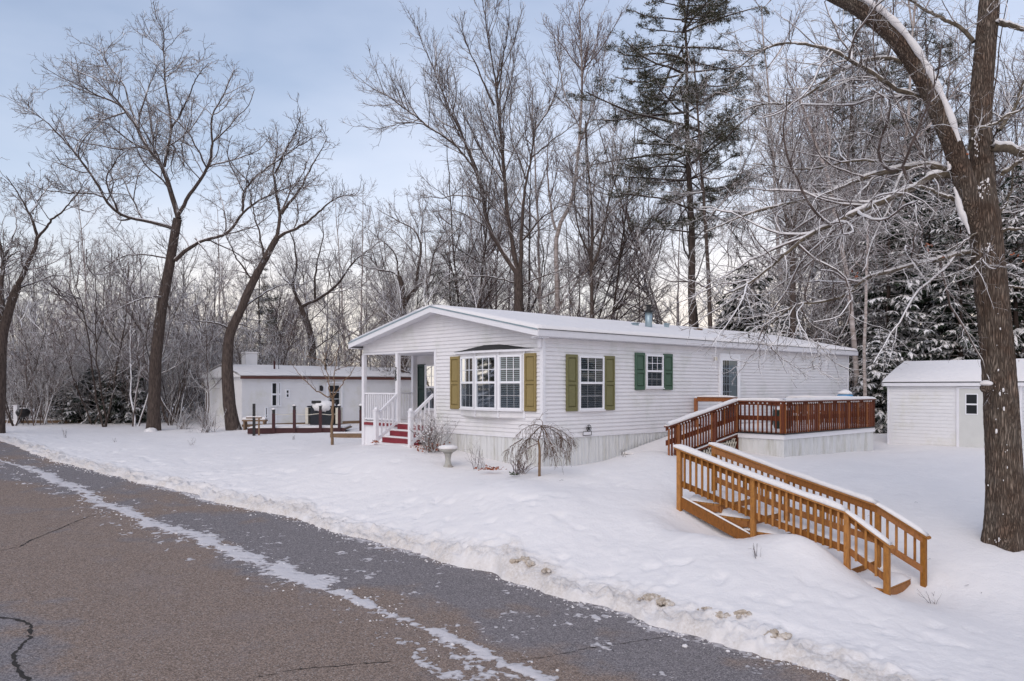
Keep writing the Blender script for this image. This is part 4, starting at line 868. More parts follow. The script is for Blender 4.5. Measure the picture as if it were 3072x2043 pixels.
# ------------------------------------------------------------------ neighbour's mobile home
n0 = (-12.53, 37.0); nb = empty('mobile_home', (n0[0], n0[1], CZ-2.2), HA, 'low white mobile home with brown fascia and flat snowy roof beyond the young tree', 'mobile home')
Tn = lambda x, y, z: (x, y, z+2.2)
def nx(px): return s_on(px, n0, (.731, .6825))
NL, NW = 17., 4.2
nwall = MB(Tn).box(0, NL, 0, NW, -2.2, .40).prism([(0, .40), (NW, .40), (NW/2, .80)], 0, NL, ax=0).build('wall', M['siding2'], nb)
z = -1.75
while z < .38:
    MB(Tn).add([(0, 0, z), (NL, 0, z), (NL, -.014, z), (0, -.014, z), (NL, -.002, z+.15), (0, -.002, z+.15)], [(0, 1, 2, 3), (3, 2, 4, 5), (0, 3, 5), (1, 4, 2)]).build('siding_plank', M['siding2'], nwall); z += .152
MB(Tn).box(0, NL, -.03, -.002, -2.2, -1.76).build('skirting', M['timber'], nb)
MB(Tn).box(-.15, NL+.15, -.22, -.18, .36, .50).build('fascia', M['fascia_brown'], nb)
MB(Tn).box(-.15, NL+.15, -.18, .0, .36, .38).build('soffit', M['trim'], nb)
for y0, y1 in ((-.22, NW/2), (NW+.22, NW/2)):
    uu = np.linspace(-.18, NL+.18, 60); vv = np.linspace(0, 1, 9); A, B = np.meshgrid(uu, vv, indexing='ij')
    Zs = .50+B*.48+.02+.09*np.minimum(1, B*12+.15)+(fbm(A*.9, B*3+y0, 3)-.5)*.05; Y_ = y0+(y1-y0)*B
    i = np.arange(59)[:, None]*9+np.arange(8)[None, :]; F = np.stack([i, i+9, i+10, i+1], -1).reshape(-1, 4); F = F if y0 < 1 else F[:, ::-1]
    link('roof_snow', np_mesh('roof_snow', np.stack([A, Y_, Zs+2.2], -1).reshape(-1, 3), F, True), M['snow'], nb)
MB(Tn).box(-.16, NL+.16, -.2, NW+.2, .44, .50).prism([(-.2, .501), (NW+.2, .501), (NW/2, .97)], -.16, NL+.16, ax=0).build('roof', M['siding2'], nb)
Tn2 = lambda x, y, z: (x, -y-.015, z+2.2)
def nwin(p0, p1, z0, z1, split=True, name='window'):
    a, b = nx(p0), nx(p1); f = MB(Tn2).box(a, a+.06, 0, .05, z0, z1).box(b-.06, b, 0, .05, z0, z1).box(a+.06, b-.06, 0, .05, z0, z0+.06).box(a+.06, b-.06, 0, .05, z1-.06, z1)
    if split: f.box(a+.06, b-.06, 0, .05, (z0+z1)/2-.04, (z0+z1)/2+.04)
    o = f.build(name, M['window_white'], nb)
    for c, d in (((z0+.06), (z0+z1)/2-.04), ((z0+z1)/2+.04, z1-.06)): MB(Tn2).box(a+.06, b-.06, .0, .02, c, d).build('pane', M['dark_room'], o)
    return o
nwin(812, 831, -.95, .22); nwin(833, 842, -.95, .22); nwin(855, 868, -.55, -.12, False); nwin(793, 803, -1.75, -.95, False); nwin(815, 828, -1.75, -1.05, False)
a, b = nx(978), nx(1026); dd = MB(Tn2).box(a, a+.08, 0, .06, -1.75, .25).box(b-.08, b, 0, .06, -1.75, .25).box(a+.08, b-.08, 0, .06, .17, .25).box(a+.08, b-.08, 0, .03, -1.75, -1.0).build('door', M['window_white'], nb)
MB(Tn2).box(a+.2, b-.2, .0, .035, -.95, .05).build('pane', M['dark_room'], dd)
for k in (-.62, -.28): MB(Tn2).box(a+.2, b-.2, .036, .045, k-.012, k+.012).build('muntin', M['window_white'], dd)
a = nx(961); q = MB(Tn2).box(a-.05, a+.05, 0, .02, -.20, .05).lathe((a, .12, -.22), [(.03, 0), (.07, .05), (.08, .2), (.02, .28)], 10); q.build('porch_lamp', M['black'], nb)
for px, h_, w_, mt in ((855, .32, .09, 'maroon'), (1010, .4, .12, 'black'), (868, .5, .03, 'black'), (1050, .15, .03, 'black'), (1145, .3, .035, 'black')):
    x = nx(px); q = MB(Tn).tube([(x, 1.1, .7), (x, 1.1, .95+h_)], w_/2, 10)
    if w_ > .1: q.lathe((x, 1.1, .95+h_), [(w_, 0), (w_, .05), (w_*.5, .1)], 10)
    q.build('roof_vent', M[mt], nb)
for px in (1000, 1080): x = nx(px); MB(Tn).box(x-.5, x+.5, .9, 1.2, .78, .83).build('roof_vent', M['shingle'], nb)
q = MB(Tn).box(1.6-.3, 1.6+.3, 2.4, 2.9, .7, 1.65).build('chimney_box', M['siding2'], nb); MB(Tn).box(1.25, 1.95, 2.35, 2.95, 1.651, 1.74).build('snow_cap', M['snow'], q, bevel=.03)
dish = MB(Tn).lathe((0, 0, 0), [(.02, 0), (.15, .02), (.28, .08), (.275, .09), (.14, .035)], 16); dish.v = [(p[0]+nx(722), p[1]+1.6, p[2]*.4+3.28) for p in dish.v]; dish.build('roof_dome', M['black'], nb, True)

# neighbour's low deck edge, posts, grill, side things
def gp(px, py, Z): X, Y, _ = at(px, py, Z); return (X, Y, gz(X, Y))
nd = empty('low_platform', gp(890, 1290, 32.5), R(4), 'low maroon timber platform with rope rail in front of the mobile home', 'platform')
MB().box(-1.95, 1.95, -.05, .05, -.02, .20).build('edge_beam', M['maroon'], nd); MB().box(-1.95, 1.95, .05, 2.2, .12, .17).build('platform_floor', M['timber'], nd)
MB().box(-1.93, 1.93, .06, 2.2, .171, .26).build('snow_cover', M['snow'], nd, bevel=.04)
for k, (px, lab) in enumerate(((823, 1), (884, 2), (961, 3), (1017, 4))):
    x = (px-890)/FPX*32.5; h_ = .95 if k != 0 else .8
    q = MB().box(x-.055, x+.055, -.11, -.0, -.1, h_).build('post', M['maroon'], nd)
    MB().box(x-.05, x+.05, -.10, -.01, h_, h_+.14).box(x-.07, x+.07, -.12, .01, h_+.14, h_+.16).build('lantern', M['black'], q)
    MB().lathe((x, -.055, h_+.16), [(.08, 0), (.07, .04), (.02, .07)], 8).build('snow_cap', M['snow'], q, True)
q = MB(); xs = [(p-890)/FPX*32.5 for p in (823, 884, 961, 1017)]
for a, b in zip(xs, xs[1:]): q.tube([(a, -.06, .78), ((a+b)/2, -.06, .74), (b, -.06, .80)], .015, 5)
q.build('rope_rail', M['lattice'], nd)
lp = empty('lantern_post', gp(1083, 1270, 33.5), 0, 'single maroon post with a snowy lantern beside the porch corner', 'post')
MB().box(-.06, .06, -.06, .06, -.1, .9).build('post', M['maroon'], lp); MB().box(-.05, .05, -.05, .05, .9, 1.05).box(-.08, .08, -.08, .08, 1.05, 1.07).build('lantern', M['black'], lp); MB().lathe((0, 0, 1.07), [(.09, 0), (.08, .06), (.02, .1)], 8).build('snow_cap', M['snow'], lp, True)
gl = empty('grill', gp(972, 1285, 34.2), R(-5), 'snow-heaped grill under a black cover in front of the mobile home door', 'grill')
MB().box(-.52, .52, -.3, .3, .1, 1.0).box(-.66, .66, -.32, .32, 1.0, 1.06).build('cover', M['dark_cloth'], gl, bevel=.05)
V, F = blob((0, .0, 1.02), .52, .16, 4, 18, 10, .50); MB().add(V, F).build('snow_cap', M['snow'], gl, True)
MB().box(-.42, .0, -.40, -.34, 1.16, 1.28).build('lid_handle', M['black'], gl, bevel=.02)
MB().box(-.72, -.60, -.3, .3, .3, .98).build('side_shelf', M['lattice'], gl)
MB().box(.60, .72, -.3, .3, .3, .98).build('side_shelf', M['lattice'], gl)
sg = empty('signpost', gp(762, 1300, 31.5), R(6), 'thin dark post with a small snowy crossbar left of the platform', 'post')
MB().box(-.05, .05, -.04, .04, -.1, 1.25).build('post', M['black'], sg); MB().box(-.3, .3, -.03, .03, .66, .71).build('crossbar', M['timber'], sg); MB().box(-.3, .3, -.05, .05, .711, .76).build('snow_cap', M['snow'], sg, bevel=.02); MB().box(.16, .22, -.03, .03, -.1, .66).build('stake', M['timber'], sg)
sgp = empty('bench', gp(765, 1275, 34.5), 0, 'low wooden bench with snow against the mobile home wall', 'bench')
MB().box(-.5, .5, -.2, .2, .38, .44).build('seat', M['timber'], sgp); MB().box(-.5, .5, -.2, .2, .441, .55).build('snow_cap', M['snow'], sgp, bevel=.03)
for x in (-.42, .42): MB().box(x-.03, x+.03, -.18, .18, 0, .38).build('leg', M['timber'], sgp)
for (px, py, Z, L_, lab) in ((1060, 1306, 29.5, 1.7, 'snow-topped landscape timber lying beside the porch corner'), (60, 1266, 43., 9., 'long snow-topped landscape timber at the far left road verge')):
    e_ = empty('landscape_timber', gp(px, py, Z), 0, lab, 'timber'); MB().box(-L_/2, L_/2, -.08, .08, -.05, .14).build('log', M['timber'], e_, bevel=.02); MB().box(-L_/2, L_/2, -.09, .12, .141, .2).build('snow_cap', M['snow'], e_, bevel=.03)
# far left: white post box and small black grill
e_ = empty('utility_pedestal', gp(49, 1255, 42), 0, 'white utility pedestal post at the far left verge', 'post'); MB().box(-.10, .10, -.1, .1, -.1, .95).box(-.13, .13, -.13, .13, .95, 1.0).build('body', M['trim'], e_); 
e_ = empty('kettle_grill', gp(69, 1256, 41), 0, 'small black kettle grill with snow on its lid at the far left', 'grill'); MB().lathe((0, 0, .35), [(.05, 0), (.26, .1), (.34, .25), (.33, .36), (.2, .48), (.03, .52)], 16).build('bowl', M['black'], e_, True); MB().lathe((0, 0, .78), [(.22, 0), (.17, .07), (.03, .11)], 14).build('snow_cap', M['snow'], e_, True)
for k in range(3): MB().bar((.05*cos(k*2.1), .05*sin(k*2.1), .4), (.28*cos(k*2.1), .28*sin(k*2.1), -.02), .03, .03).build('leg', M['black'], e_)
# bird bath
bb_ = empty('bird_bath', gp(1344, 1368, 20.0), 0, 'pale concrete bird bath heaped with snow beside the front wall', 'bird bath')
bb_.scale = (1, 1, .84)
MB().lathe((0, 0, -.1), [(.14, 0), (.14, .1), (.09, .16), (.065, .3), (.085, .46), (.12, .52)], 16).build('pedestal', M['concrete'], bb_, True)
MB().lathe((0, 0, .42), [(.10, 0), (.20, .05), (.235, .10), (.23, .12)], 22).build('bowl', M['concrete'], bb_, True); MB().lathe((0, 0, .538), [(.238, 0), (.25, .03), (.23, .08), (.15, .105), (.03, .11)], 22).build('snow_cap', M['snow'], bb_, True)

# ------------------------------------------------------------------ vegetation machinery
def tubes(pts, rad, S):
    """pts[N,P,3], rad[N,P] -> verts, quads of N tubes"""
    Nn, P, _ = pts.shape
    tan = np.gradient(pts, axis=1); tan /= np.linalg.norm(tan, axis=2, keepdims=True)+1e-9
    ref = np.where(np.abs(tan[:, :1, 2:3]) > .85, np.array([1., .1, 0]), np.array([.05, .1, 1.])); ref = np.repeat(ref, P, 1)
    x = np.cross(tan, ref); x /= np.linalg.norm(x, axis=2, keepdims=True)+1e-9; y = np.cross(tan, x)
    a = 2*pi*np.arange(S)/S+pi/2*(S == 3)
    V = pts[:, :, None, :]+rad[:, :, None, None]*(x[:, :, None, :]*np.cos(a)[None, None, :, None]+y[:, :, None, :]*np.sin(a)[None, None, :, None])
    base = (np.arange(Nn)[:, None, None]*P+np.arange(P-1)[None, :, None])*S; k = np.arange(S)[None, None, :]; k2 = (k+1) % S
    F = np.stack([base+k, base+k2, base+S+k2, base+S+k], -1).reshape(-1, 4)
    return V.reshape(-1, 3), F
class Acc:
    def __init__(s): s.V = []; s.F = []; s.n = 0
    def add(s, V, F): s.V.append(V); s.F.append(F+s.n); s.n += len(V)
    def tubes(s, pts, rad, S):
        if len(pts): s.add(*tubes(pts, rad, S))
    def mesh(s, name, smooth=True): return np_mesh(name, np.concatenate(s.V), np.concatenate(s.F), smooth)
def smooth_line(P, n, g=None, wig=0.):
    P = np.asarray(P, float)
    for _ in range(2):
        Q = [P[0]]
        for a, b in zip(P[:-1], P[1:]): Q += [a*.75+b*.25, a*.25+b*.75]
        P = np.array(Q+[P[-1]])
    L = np.r_[0, np.cumsum(np.linalg.norm(np.diff(P, axis=0), axis=1))]; t = np.linspace(0, L[-1], n)
    out = np.stack([np.interp(t, L, P[:, k]) for k in range(3)], 1)
    if g is not None and wig > 0:
        w = np.cumsum(g.normal(0, wig, (n, 3)), 0); w -= np.linspace(0, 1, n)[:, None]*w[-1]; out += w
    return out
def spawn(g, pts, rad, dens, ang, lfrac, lr, P2, up, wig, t0, rk, rmin, taper=.35, tend=1.0, flat=0.):
    Nn, P, _ = pts.shape; L = np.linalg.norm(np.diff(pts, axis=1), axis=2).sum(1)
    cnt = np.floor(dens*L+g.random(Nn)).astype(int); idx = np.repeat(np.arange(Nn), cnt); K = len(idx)
    if K == 0: return np.zeros((0, P2, 3)), np.zeros((0, P2))
    t = t0+(tend-t0)*g.random(K); f = t*(P-1)*.999; i0 = f.astype(int); fr = (f-i0)[:, None]
    o = pts[idx, i0]*(1-fr)+pts[idx, i0+1]*fr; tan = pts[idx, i0+1]-pts[idx, i0]; tan /= np.linalg.norm(tan, axis=1, keepdims=True)+1e-9
    r_at = rad[idx, i0]*(1-fr[:, 0])+rad[idx, i0+1]*fr[:, 0]
    ln = np.clip(lfrac*L[idx]*(1.2-.75*t)*g.uniform(.55, 1.35, K), lr[0], lr[1])
    r0 = np.clip(np.maximum(rk*ln, rmin), 0, np.maximum(.8*r_at, rmin))
    pr = np.cross(tan, g.normal(size=(K, 3))); pr[:, 2] *= 1-flat; pr /= np.linalg.norm(pr, axis=1, keepdims=True)+1e-9
    th = np.radians(g.normal(ang[0], ang[1], K))[:, None]; d = tan*np.cos(th)+pr*np.sin(th)
    out = np.empty((K, P2, 3)); out[:, 0] = o; st = (ln/(P2-1))[:, None]
    for k in range(1, P2):
        d = d+g.normal(0, wig, (K, 3)); d[:, 2] += up; d /= np.linalg.norm(d, axis=1, keepdims=True); out[:, k] = out[:, k-1]+d*st
    rr = r0[:, None]*np.linspace(1, taper, P2)[None, :]; return out, np.maximum(rr, rmin*.6)
def crown_levels(acc, g, pts, rad, style, S1=5):
    """three or four orders of side branches and twigs"""
    a = spawn(g, pts, rad, *style[0]); acc.tubes(*a, S1); lv = a
    for k, st_ in enumerate(style[1:]):
        src = lv if k else (np.concatenate([resamp(lv[0], 8), resamp(pts[:, pts.shape[1]//2:], 8)]), np.concatenate([resamp1(lv[1], 8), resamp1(rad[:, rad.shape[1]//2:], 8)]))
        b = spawn(g, *src, *st_); acc.tubes(*b, 4 if k == 0 else 3); lv = b
    return acc
def resamp(p, n):
    P = p.shape[1]; f = np.linspace(0, P-1.001, n); i = f.astype(int); fr = (f-i)[None, :, None]; return p[:, i]*(1-fr)+p[:, i+1]*fr
def resamp1(r, n):
    P = r.shape[1]; f = np.linspace(0, P-1.001, n); i = f.astype(int); fr = (f-i)[None, :]; return r[:, i]*(1-fr)+r[:, i+1]*fr
#         dens ang       lfrac lr          P2 up   wig  t0  rk    rmin
OAK = [(2.1, (48, 15), .40, (.7, 3.6), 10, .035, .17, .12, .013, .015),
       (2.9, (46, 15), .46, (.4, 1.9), 7, .04, .18, .10, .011, .011),
       (5.4, (44, 16), .50, (.25, .95), 5, .05, .18, .08, .010, .0085),
       (4.8, (42, 16), .60, (.15, .5), 3, .05, .15, .08, .010, .0072)]
MAPLE = [(1.9, (34, 12), .40, (.8, 3.8), 9, .07, .09, .12, .011, .014),
         (2.9, (34, 13), .44, (.4, 1.8), 6, .07, .10, .08, .010, .0105),
         (4.2, (34, 15), .48, (.25, .9), 4, .07, .12, .08, .010, .008),
         (3.6, (36, 15), .60, (.15, .45), 3, .06, .12, .08, .010, .007)]
def scaled(style, k): return [(s_[0]*k,)+tuple(s_[1:]) for s_ in style]
def hero(name, label, cat, Z, base_px, limbs, style, seed, mat_t='bark', mat_c='twig', group=None, dz=2.2, from_z=True):
    """tree whose limbs follow lines seen in the photograph but spread in depth around Z"""
    g = np.random.default_rng(seed); X0 = (base_px[0]-CX)/FPX*Z; z0 = gz(X0, Z)-.15
    root = empty(name, (X0, Z, z0), 0, label, cat, group); org = np.array([X0, Z, z0])
    tr, cr_ = Acc(), Acc(); lines = []
    for li, (pp, r0, r1) in enumerate(limbs):
        if li == 0: zz = np.full(len(pp), Z, float)
        else:
            s_ = g.choice([-1, 1])*g.uniform(.35, 1)*dz; zz = Z+s_*np.linspace(0, 1, len(pp))**1.0
            # start where the parent limb is
            best = min(((abs(q[0]-pp[0][0])+abs(q[1]-pp[0][1]), q[2]) for L_ in lines for q in L_), default=(0, Z)); zz = zz-Z+best[1]
        q3 = []; 
        for (px, py), z in zip(pp, zz): q3.append(at(px, py, z))
        if li == 0: q3[0] = (q3[0][0], Z, z0-.2)
        lines.append([(p[0], p[1], z) for p, z in zip(pp, zz)])
        ln = smooth_line(q3, 26, g, .02 if li else .008)-org; rr = np.linspace(r0, r1, 26)*(.82 if li else .95)
        if li == 0: rr[:4] *= np.array([1.45, 1.18, 1.06, 1.0])
        tr.tubes(ln[None], rr[None], 14 if r0 > .12 else 8); limbs_pts.append(1)
        if li or len(limbs) == 1: lst.append((ln, rr))
        else: lst.append((ln[14:][np.linspace(0, 11, 26).astype(int)]+g.normal(0, .001, (26, 3)), rr[14:][np.linspace(0, 11, 26).astype(int)]))
    P = np.array([a for a, b in lst]); Rr = np.array([b for a, b in lst]); lst.clear()
    crown_levels(cr_, g, P, Rr, style)
    link('trunk', tr.mesh('trunk'), M[mat_t], root); link('crown', cr_.mesh('crown'), M[mat_c], root)
    return root
limbs_pts = []; lst = []
def z1(*pp): return [(x/1.12, y/1.12) for x, y in pp]
def zA(*pp): return [(1000+x/1.65, y/1.65) for x, y in pp]
def zB(*pp): return [(1700+x/1.494, y/1.494) for x, y in pp]
def zC(*pp): return [(2300+x/1.425, y/1.425) for x, y in pp]
def zD(*pp): return [(2100+x/1.96, 300+y/1.96) for x, y in pp]

hero('oak_tree', 'big bare oak with a thick upright trunk, left of the leaning oak', 'tree', 36, (460, 1290), [
    (z1((515, 1450), (520, 1250), (545, 1020), (570, 900), (585, 800), (597, 735)), .30, .20),
    (z1((597, 735), (575, 660), (555, 590), (530, 540), (490, 490), (460, 420), (400, 350), (330, 330), (270, 300), (215, 285)), .15, .02),
    (z1((552, 560), (563, 500), (572, 440), (560, 350), (545, 250), (552, 180), (548, 80)), .09, .015),
    (z1((597, 725), (640, 650), (690, 590), (716, 500), (708, 400), (750, 330), (785, 240)), .11, .015),
    (z1((585, 768), (520, 745), (430, 735), (370, 700), (335, 640), (270, 530), (215, 470), (150, 400), (60, 350)), .11, .015),
    (z1((588, 875), (640, 830), (700, 800), (770, 785), (815, 710), (870, 670), (940, 640), (1020, 600)), .12, .02),
    (z1((815, 710), (825, 620), (900, 560), (1000, 500), (1080, 440)), .07, .012),
    (z1((350, 660), (250, 650), (150, 640), (60, 600)), .05, .012),
    (z1((572, 450), (620, 340), (655, 260), (700, 210)), .06, .012), (z1((620, 560), (610, 470), (640, 420), (650, 330)), .05, .012),
    (z1((460, 420), (420, 300), (350, 200), (330, 140)), .06, .012), (z1((552, 180), (500, 130), (450, 100)), .03, .01),
    (z1((570, 870), (450, 850), (380, 870), (310, 930)), .05, .012), (z1((560, 1000), (480, 1000), (400, 1030), (330, 1080)), .05, .012),
    (z1((480, 735), (440, 640), (400, 560), (360, 470)), .05, .012), (z1((655, 800), (720, 880), (760, 960)), .05, .01)], OAK, 11)
T1 = [o for o in bpy.data.objects if o.get('label', '').startswith('big bare oak')][0]
V_, F_ = blob((.05, -.42, .05), .30, .25, 5, 12, 8, .8); MB().add(V_, F_).build('snow_mound', M['snow'], T1, True)
hero('oak_tree', 'bare oak leaning right with a twiggy crown beside the low mobile home', 'tree', 34.5, (700, 1290), [
    (z1((790, 1450), (772, 1380), (762, 1250), (770, 1120), (800, 1060), (845, 950), (890, 870), (935, 790)), .31, .13),
    (z1((935, 790), (948, 720), (930, 640), (920, 580), (940, 500), (930, 430)), .10, .012), (z1((945, 715), (1000, 640), (1040, 570), (1080, 500), (1100, 460)), .09, .012),
    (z1((930, 800), (980, 770), (1050, 730), (1110, 670), (1190, 650)), .10, .012), (z1((925, 580), (960, 500), (1000, 430), (1010, 380)), .06, .012),
    (z1((775, 1110), (740, 1080), (650, 1075), (590, 1090)), .06, .012), (z1((850, 950), (800, 880), (770, 820), (740, 770)), .06, .012),
    (z1((820, 1040), (880, 980), (960, 950), (1040, 960)), .06, .012), (z1((890, 870), (860, 760), (840, 660), (830, 600)), .06, .012), (z1((770, 1120), (800, 1080), (840, 1100), (900, 1130)), .04, .01)], OAK, 12)
hero('oak_tree', 'bare forked oak cut off by the left edge of the view', 'tree', 33, (-5, 1300), [
    (z1((-8, 1450), (0, 1250), (5, 1130), (25, 1050), (60, 960)), .27, .17), (z1((60, 960), (95, 880), (128, 800), (105, 710), (60, 640), (20, 590)), .13, .015), (z1((128, 800), (180, 740), (240, 690), (290, 600)), .07, .012),
    (z1((60, 965), (120, 950), (190, 920), (240, 930)), .06, .012), (z1((0, 1130), (5, 960), (10, 850), (-30, 700)), .15, .03), (z1((110, 720), (150, 640), (200, 600)), .05, .01), (z1((5, 880), (60, 840), (100, 860)), .06, .01), (z1((-5, 900), (60, 760), (40, 700)), .06, .01)], OAK, 13)
hero('forked_tree', 'bare tree with a bent fork rising right behind the mobile home roof', 'tree', 46, (940, 1270), [
    (z1((1055, 1420), (1052, 1190), (1042, 1110), (1012, 1030)), .28, .17), (z1((1012, 1030), (978, 960), (1005, 890), (990, 800), (950, 740)), .13, .015), (z1((1012, 1030), (1075, 1010), (1140, 960), (1200, 870), (1290, 800)), .13, .015),
    (z1((1060, 1010), (1060, 900), (1090, 800), (1080, 720)), .09, .012), (z1((978, 960), (930, 900), (900, 860)), .06, .012), (z1((1050, 1180), (1150, 1100), (1220, 1080)), .05, .01)], OAK, 14, 'bark', 'twig_snow')
hero('forked_tree', 'bare low-forked tree just left of the house gable peak', 'tree', 44, (1212, 1270), [
    (zA((352, 2100), (350, 1540), (343, 1420), (325, 1370)), .25, .14), (zA((325, 1370), (280, 1335), (200, 1330), (130, 1310), (60, 1280)), .08, .012), (zA((350, 1510), (400, 1430), (470, 1395), (500, 1250), (545, 1150)), .14, .015),
    (zA((410, 1420), (425, 1330), (440, 1200), (400, 1130), (300, 1080), (200, 1020)), .11, .012), (zA((325, 1370), (310, 1250), (240, 1180), (150, 1120)), .07, .012), (zA((440, 1200), (440, 1080), (420, 980)), .06, .012), (zA((500, 1250), (600, 1160), (650, 1080)), .06, .012)], OAK, 15, 'bark', 'twig_snow')
hero('maple_tree', 'largest bare multi-stemmed tree fanning up behind the house roof peak', 'tree', 41, (1556, 1260), [
    (zA((918, 2100), (918, 1540), (915, 1400), (912, 1330)), .30, .24),
    (zA((905, 1350), (840, 1250), (765, 1130), (750, 980), (710, 850), (660, 780), (600, 710), (540, 620)), .17, .03),
    (zA((700, 830), (640, 670), (570, 540), (510, 380), (450, 240), (415, 130)), .09, .015), (zA((610, 720), (500, 640), (400, 560), (300, 490), (200, 440), (100, 360)), .08, .012), (zA((560, 680), (440, 600), (330, 600), (220, 640), (120, 620)), .05, .012),
    (zA((910, 1330), (875, 1180), (848, 1000), (835, 800), (812, 600), (800, 420), (765, 220), (740, 30)), .15, .02), (zA((800, 520), (730, 380), (660, 220), (600, 80)), .07, .012), (zA((812, 440), (850, 270), (880, 120), (870, 30)), .06, .012),
    (zA((925, 1330), (930, 1180), (945, 1000), (980, 800), (1000, 620), (1010, 500)), .14, .02), (zA((1000, 640), (1080, 540), (1120, 400), (1130, 250)), .06, .012), (zA((985, 780), (1060, 720), (1160, 640), (1250, 560)), .05, .012),
    (zA((930, 1190), (1010, 1090), (1100, 1030), (1210, 980)), .07, .012), (zA((750, 1000), (640, 950), (520, 980), (400, 960)), .06, .012), (zA((765, 1130), (650, 1050), (560, 1030), (450, 1060)), .05, .012), (zA((900, 1400), (780, 1360), (660, 1360), (560, 1400)), .06, .012),
    (zA((925, 1420), (1030, 1370), (1130, 1330), (1240, 1300)), .06, .012), (zA((840, 900), (740, 760), (680, 640), (560, 400)), .06, .012), (zA((750, 960), (690, 800), (560, 560), (530, 330)), .07, .012), (zA((960, 900), (890, 700), (870, 520), (900, 300)), .05, .012)], MAPLE, 16, 'bark', 'twig')
hero('birch_tree', 'tall slender pinkish birch right of the largest multi-stemmed tree', 'tree', 43, (1680, 1260), [
    (zA((1117, 2100), (1115, 1540), (1100, 1250), (1110, 1120), (1170, 1040), (1200, 900), (1218, 700), (1235, 450), (1225, 150), (1215, 10)), .19, .03),
    (zA((1218, 700), (1280, 560), (1330, 400), (1350, 200)), .05, .012), (zA((1222, 640), (1150, 480), (1120, 300), (1110, 120)), .05, .012), (zA((1105, 1140), (1085, 950), (1060, 760), (1080, 600)), .09, .015), (zA((1235, 420), (1290, 250), (1330, 60)), .04, .012), (zA((1200, 900), (1290, 800), (1370, 700)), .05, .012), (zA((1230, 300), (1180, 150), (1150, 30)), .04, .01)], MAPLE, 17, 'birch', 'twig_pink')
hero('slender_tree', 'bare dark tree of several thin stems behind the chimney pipe, left of the pine', 'tree', 40, (1772, 1260), [
    (zA((1280, 2100), (1280, 1540), (1275, 1300), (1285, 1100), (1260, 850), (1250, 600)), .15, .03), (zA((1278, 1350), (1340, 1100), (1400, 850), (1440, 650)), .08, .012), (zA((1278, 1300), (1210, 1150), (1190, 950), (1180, 800)), .07, .012), (zA((1280, 1200), (1360, 1050), (1480, 940)), .05, .01)], MAPLE, 18, 'bark', 'twig_snow')
hero('slender_tree', 'thin dark bare trunk close to the right of the tall pine', 'tree', 37, (2133, 1260), [
    (zB((648, 1900), (642, 1420), (622, 1000), (600, 700), (580, 400), (570, 250)), .14, .03), (zB((622, 1000), (700, 900), (790, 750), (850, 620)), .05, .012), (zB((610, 850), (540, 700), (470, 560)), .04, .012), (zB((640, 1300), (560, 1260), (440, 1270), (380, 1200), (300, 1090)), .06, .012), (zB((630, 1150), (700, 1050), (760, 980)), .04, .01)], MAPLE, 19, 'bark', 'twig_snow')
hero('forked_tree', 'dark bare tree forking midway between the pine and the white birch', 'tree', 35, (2380, 1260), [
    (zB((1018, 1900), (1015, 1480), (1012, 1180), (1005, 1090)), .17, .13), (zB((1005, 1090), (985, 960), (950, 830), (915, 650), (890, 500), (850, 380)), .10, .015), (zB((1012, 1090), (1030, 960), (1060, 860), (1100, 720), (1110, 600)), .09, .012), (zB((950, 830), (960, 650), (955, 480)), .06, .012), (zB((985, 1000), (880, 900), (800, 860)), .05, .01), (zB((1010, 1200), (900, 1190), (800, 1240)), .04, .01), (zB((1060, 860), (1130, 800), (1190, 780)), .05, .01)], OAK, 20, 'bark', 'twig_snow')
hero('birch_tree', 'white-barked birch leaning left at the far corner of the house', 'tree', 33, (2575, 1260), [
    (zD((930, 1900), (920, 1560), (890, 1250), (865, 1050), (830, 850), (790, 680), (760, 480), (720, 360), (670, 240), (620, 80), (590, 0)), .135, .05), (zD((740, 420), (770, 280), (745, 130), (705, 0), (680, -120)), .07, .02), (zD((610, 60), (560, -80), (500, -250)), .04, .012), (zD((860, 1030), (960, 900), (1040, 850)), .04, .01), (zD((700, 20), (760, -120), (800, -300)), .04, .01)], MAPLE[:3], 21, 'birch', 'twig_pink')
hero('slender_tree', 'very thin tan trunk standing right of the white-barked birch', 'tree', 30.5, (2596, 1260), [
    (zD((975, 1900), (970, 1560), (973, 1250), (980, 900), (990, 600), (1000, 350)), .085, .03), (zD((980, 900), (1050, 780), (1120, 720)), .03, .01), (zD((985, 700), (930, 560), (900, 450)), .03, .01), (zD((975, 1000), (890, 960), (800, 980)), .03, .01)], MAPLE[:3], 22, 'birch', 'twig')

# ---- the near oak: ridged bark, snow lying along its limbs
def ridged_trunk(line, rad, S, seed, amp=.021, org=None):
    pts = smooth_line(line, 420); L = np.r_[0, np.cumsum(np.linalg.norm(np.diff(pts, axis=0), axis=1))]; rr = np.interp(np.linspace(0, 1, len(pts)), np.linspace(0, 1, len(rad)), rad)
    V, F = tubes(pts[None], np.ones((1, len(pts))), S); V = V.reshape(len(pts), S, 3); d = V-pts[:, None]
    a = 2*pi*np.arange(S)/S; A, Lg = np.meshgrid(a, L)
    def per(k, l, o): w = A/(2*pi); return fbm(w*k+o, Lg*l+o, 3)*(1-w)+fbm((w-1)*k+o, Lg*l+o, 3)*w
    ridge = 1-np.abs(per(20, 1.6, 3+seed)-.5)*6.0; fine = per(60, 9, 9+seed)-.5; lump = per(2.2, .5, 20+seed)-.5
    base = np.exp(-Lg/.35)*(.22+.18*np.sin(A*5+1))*(1 if rad[0] > .3 else 0)
    r = rr[:, None]*(1+lump*.14+base)+amp*(ridge.clip(-.8, 1)+fine*1.1)
    V = pts[:, None]+d*r[:, :, None]; return V.reshape(-1, 3), F
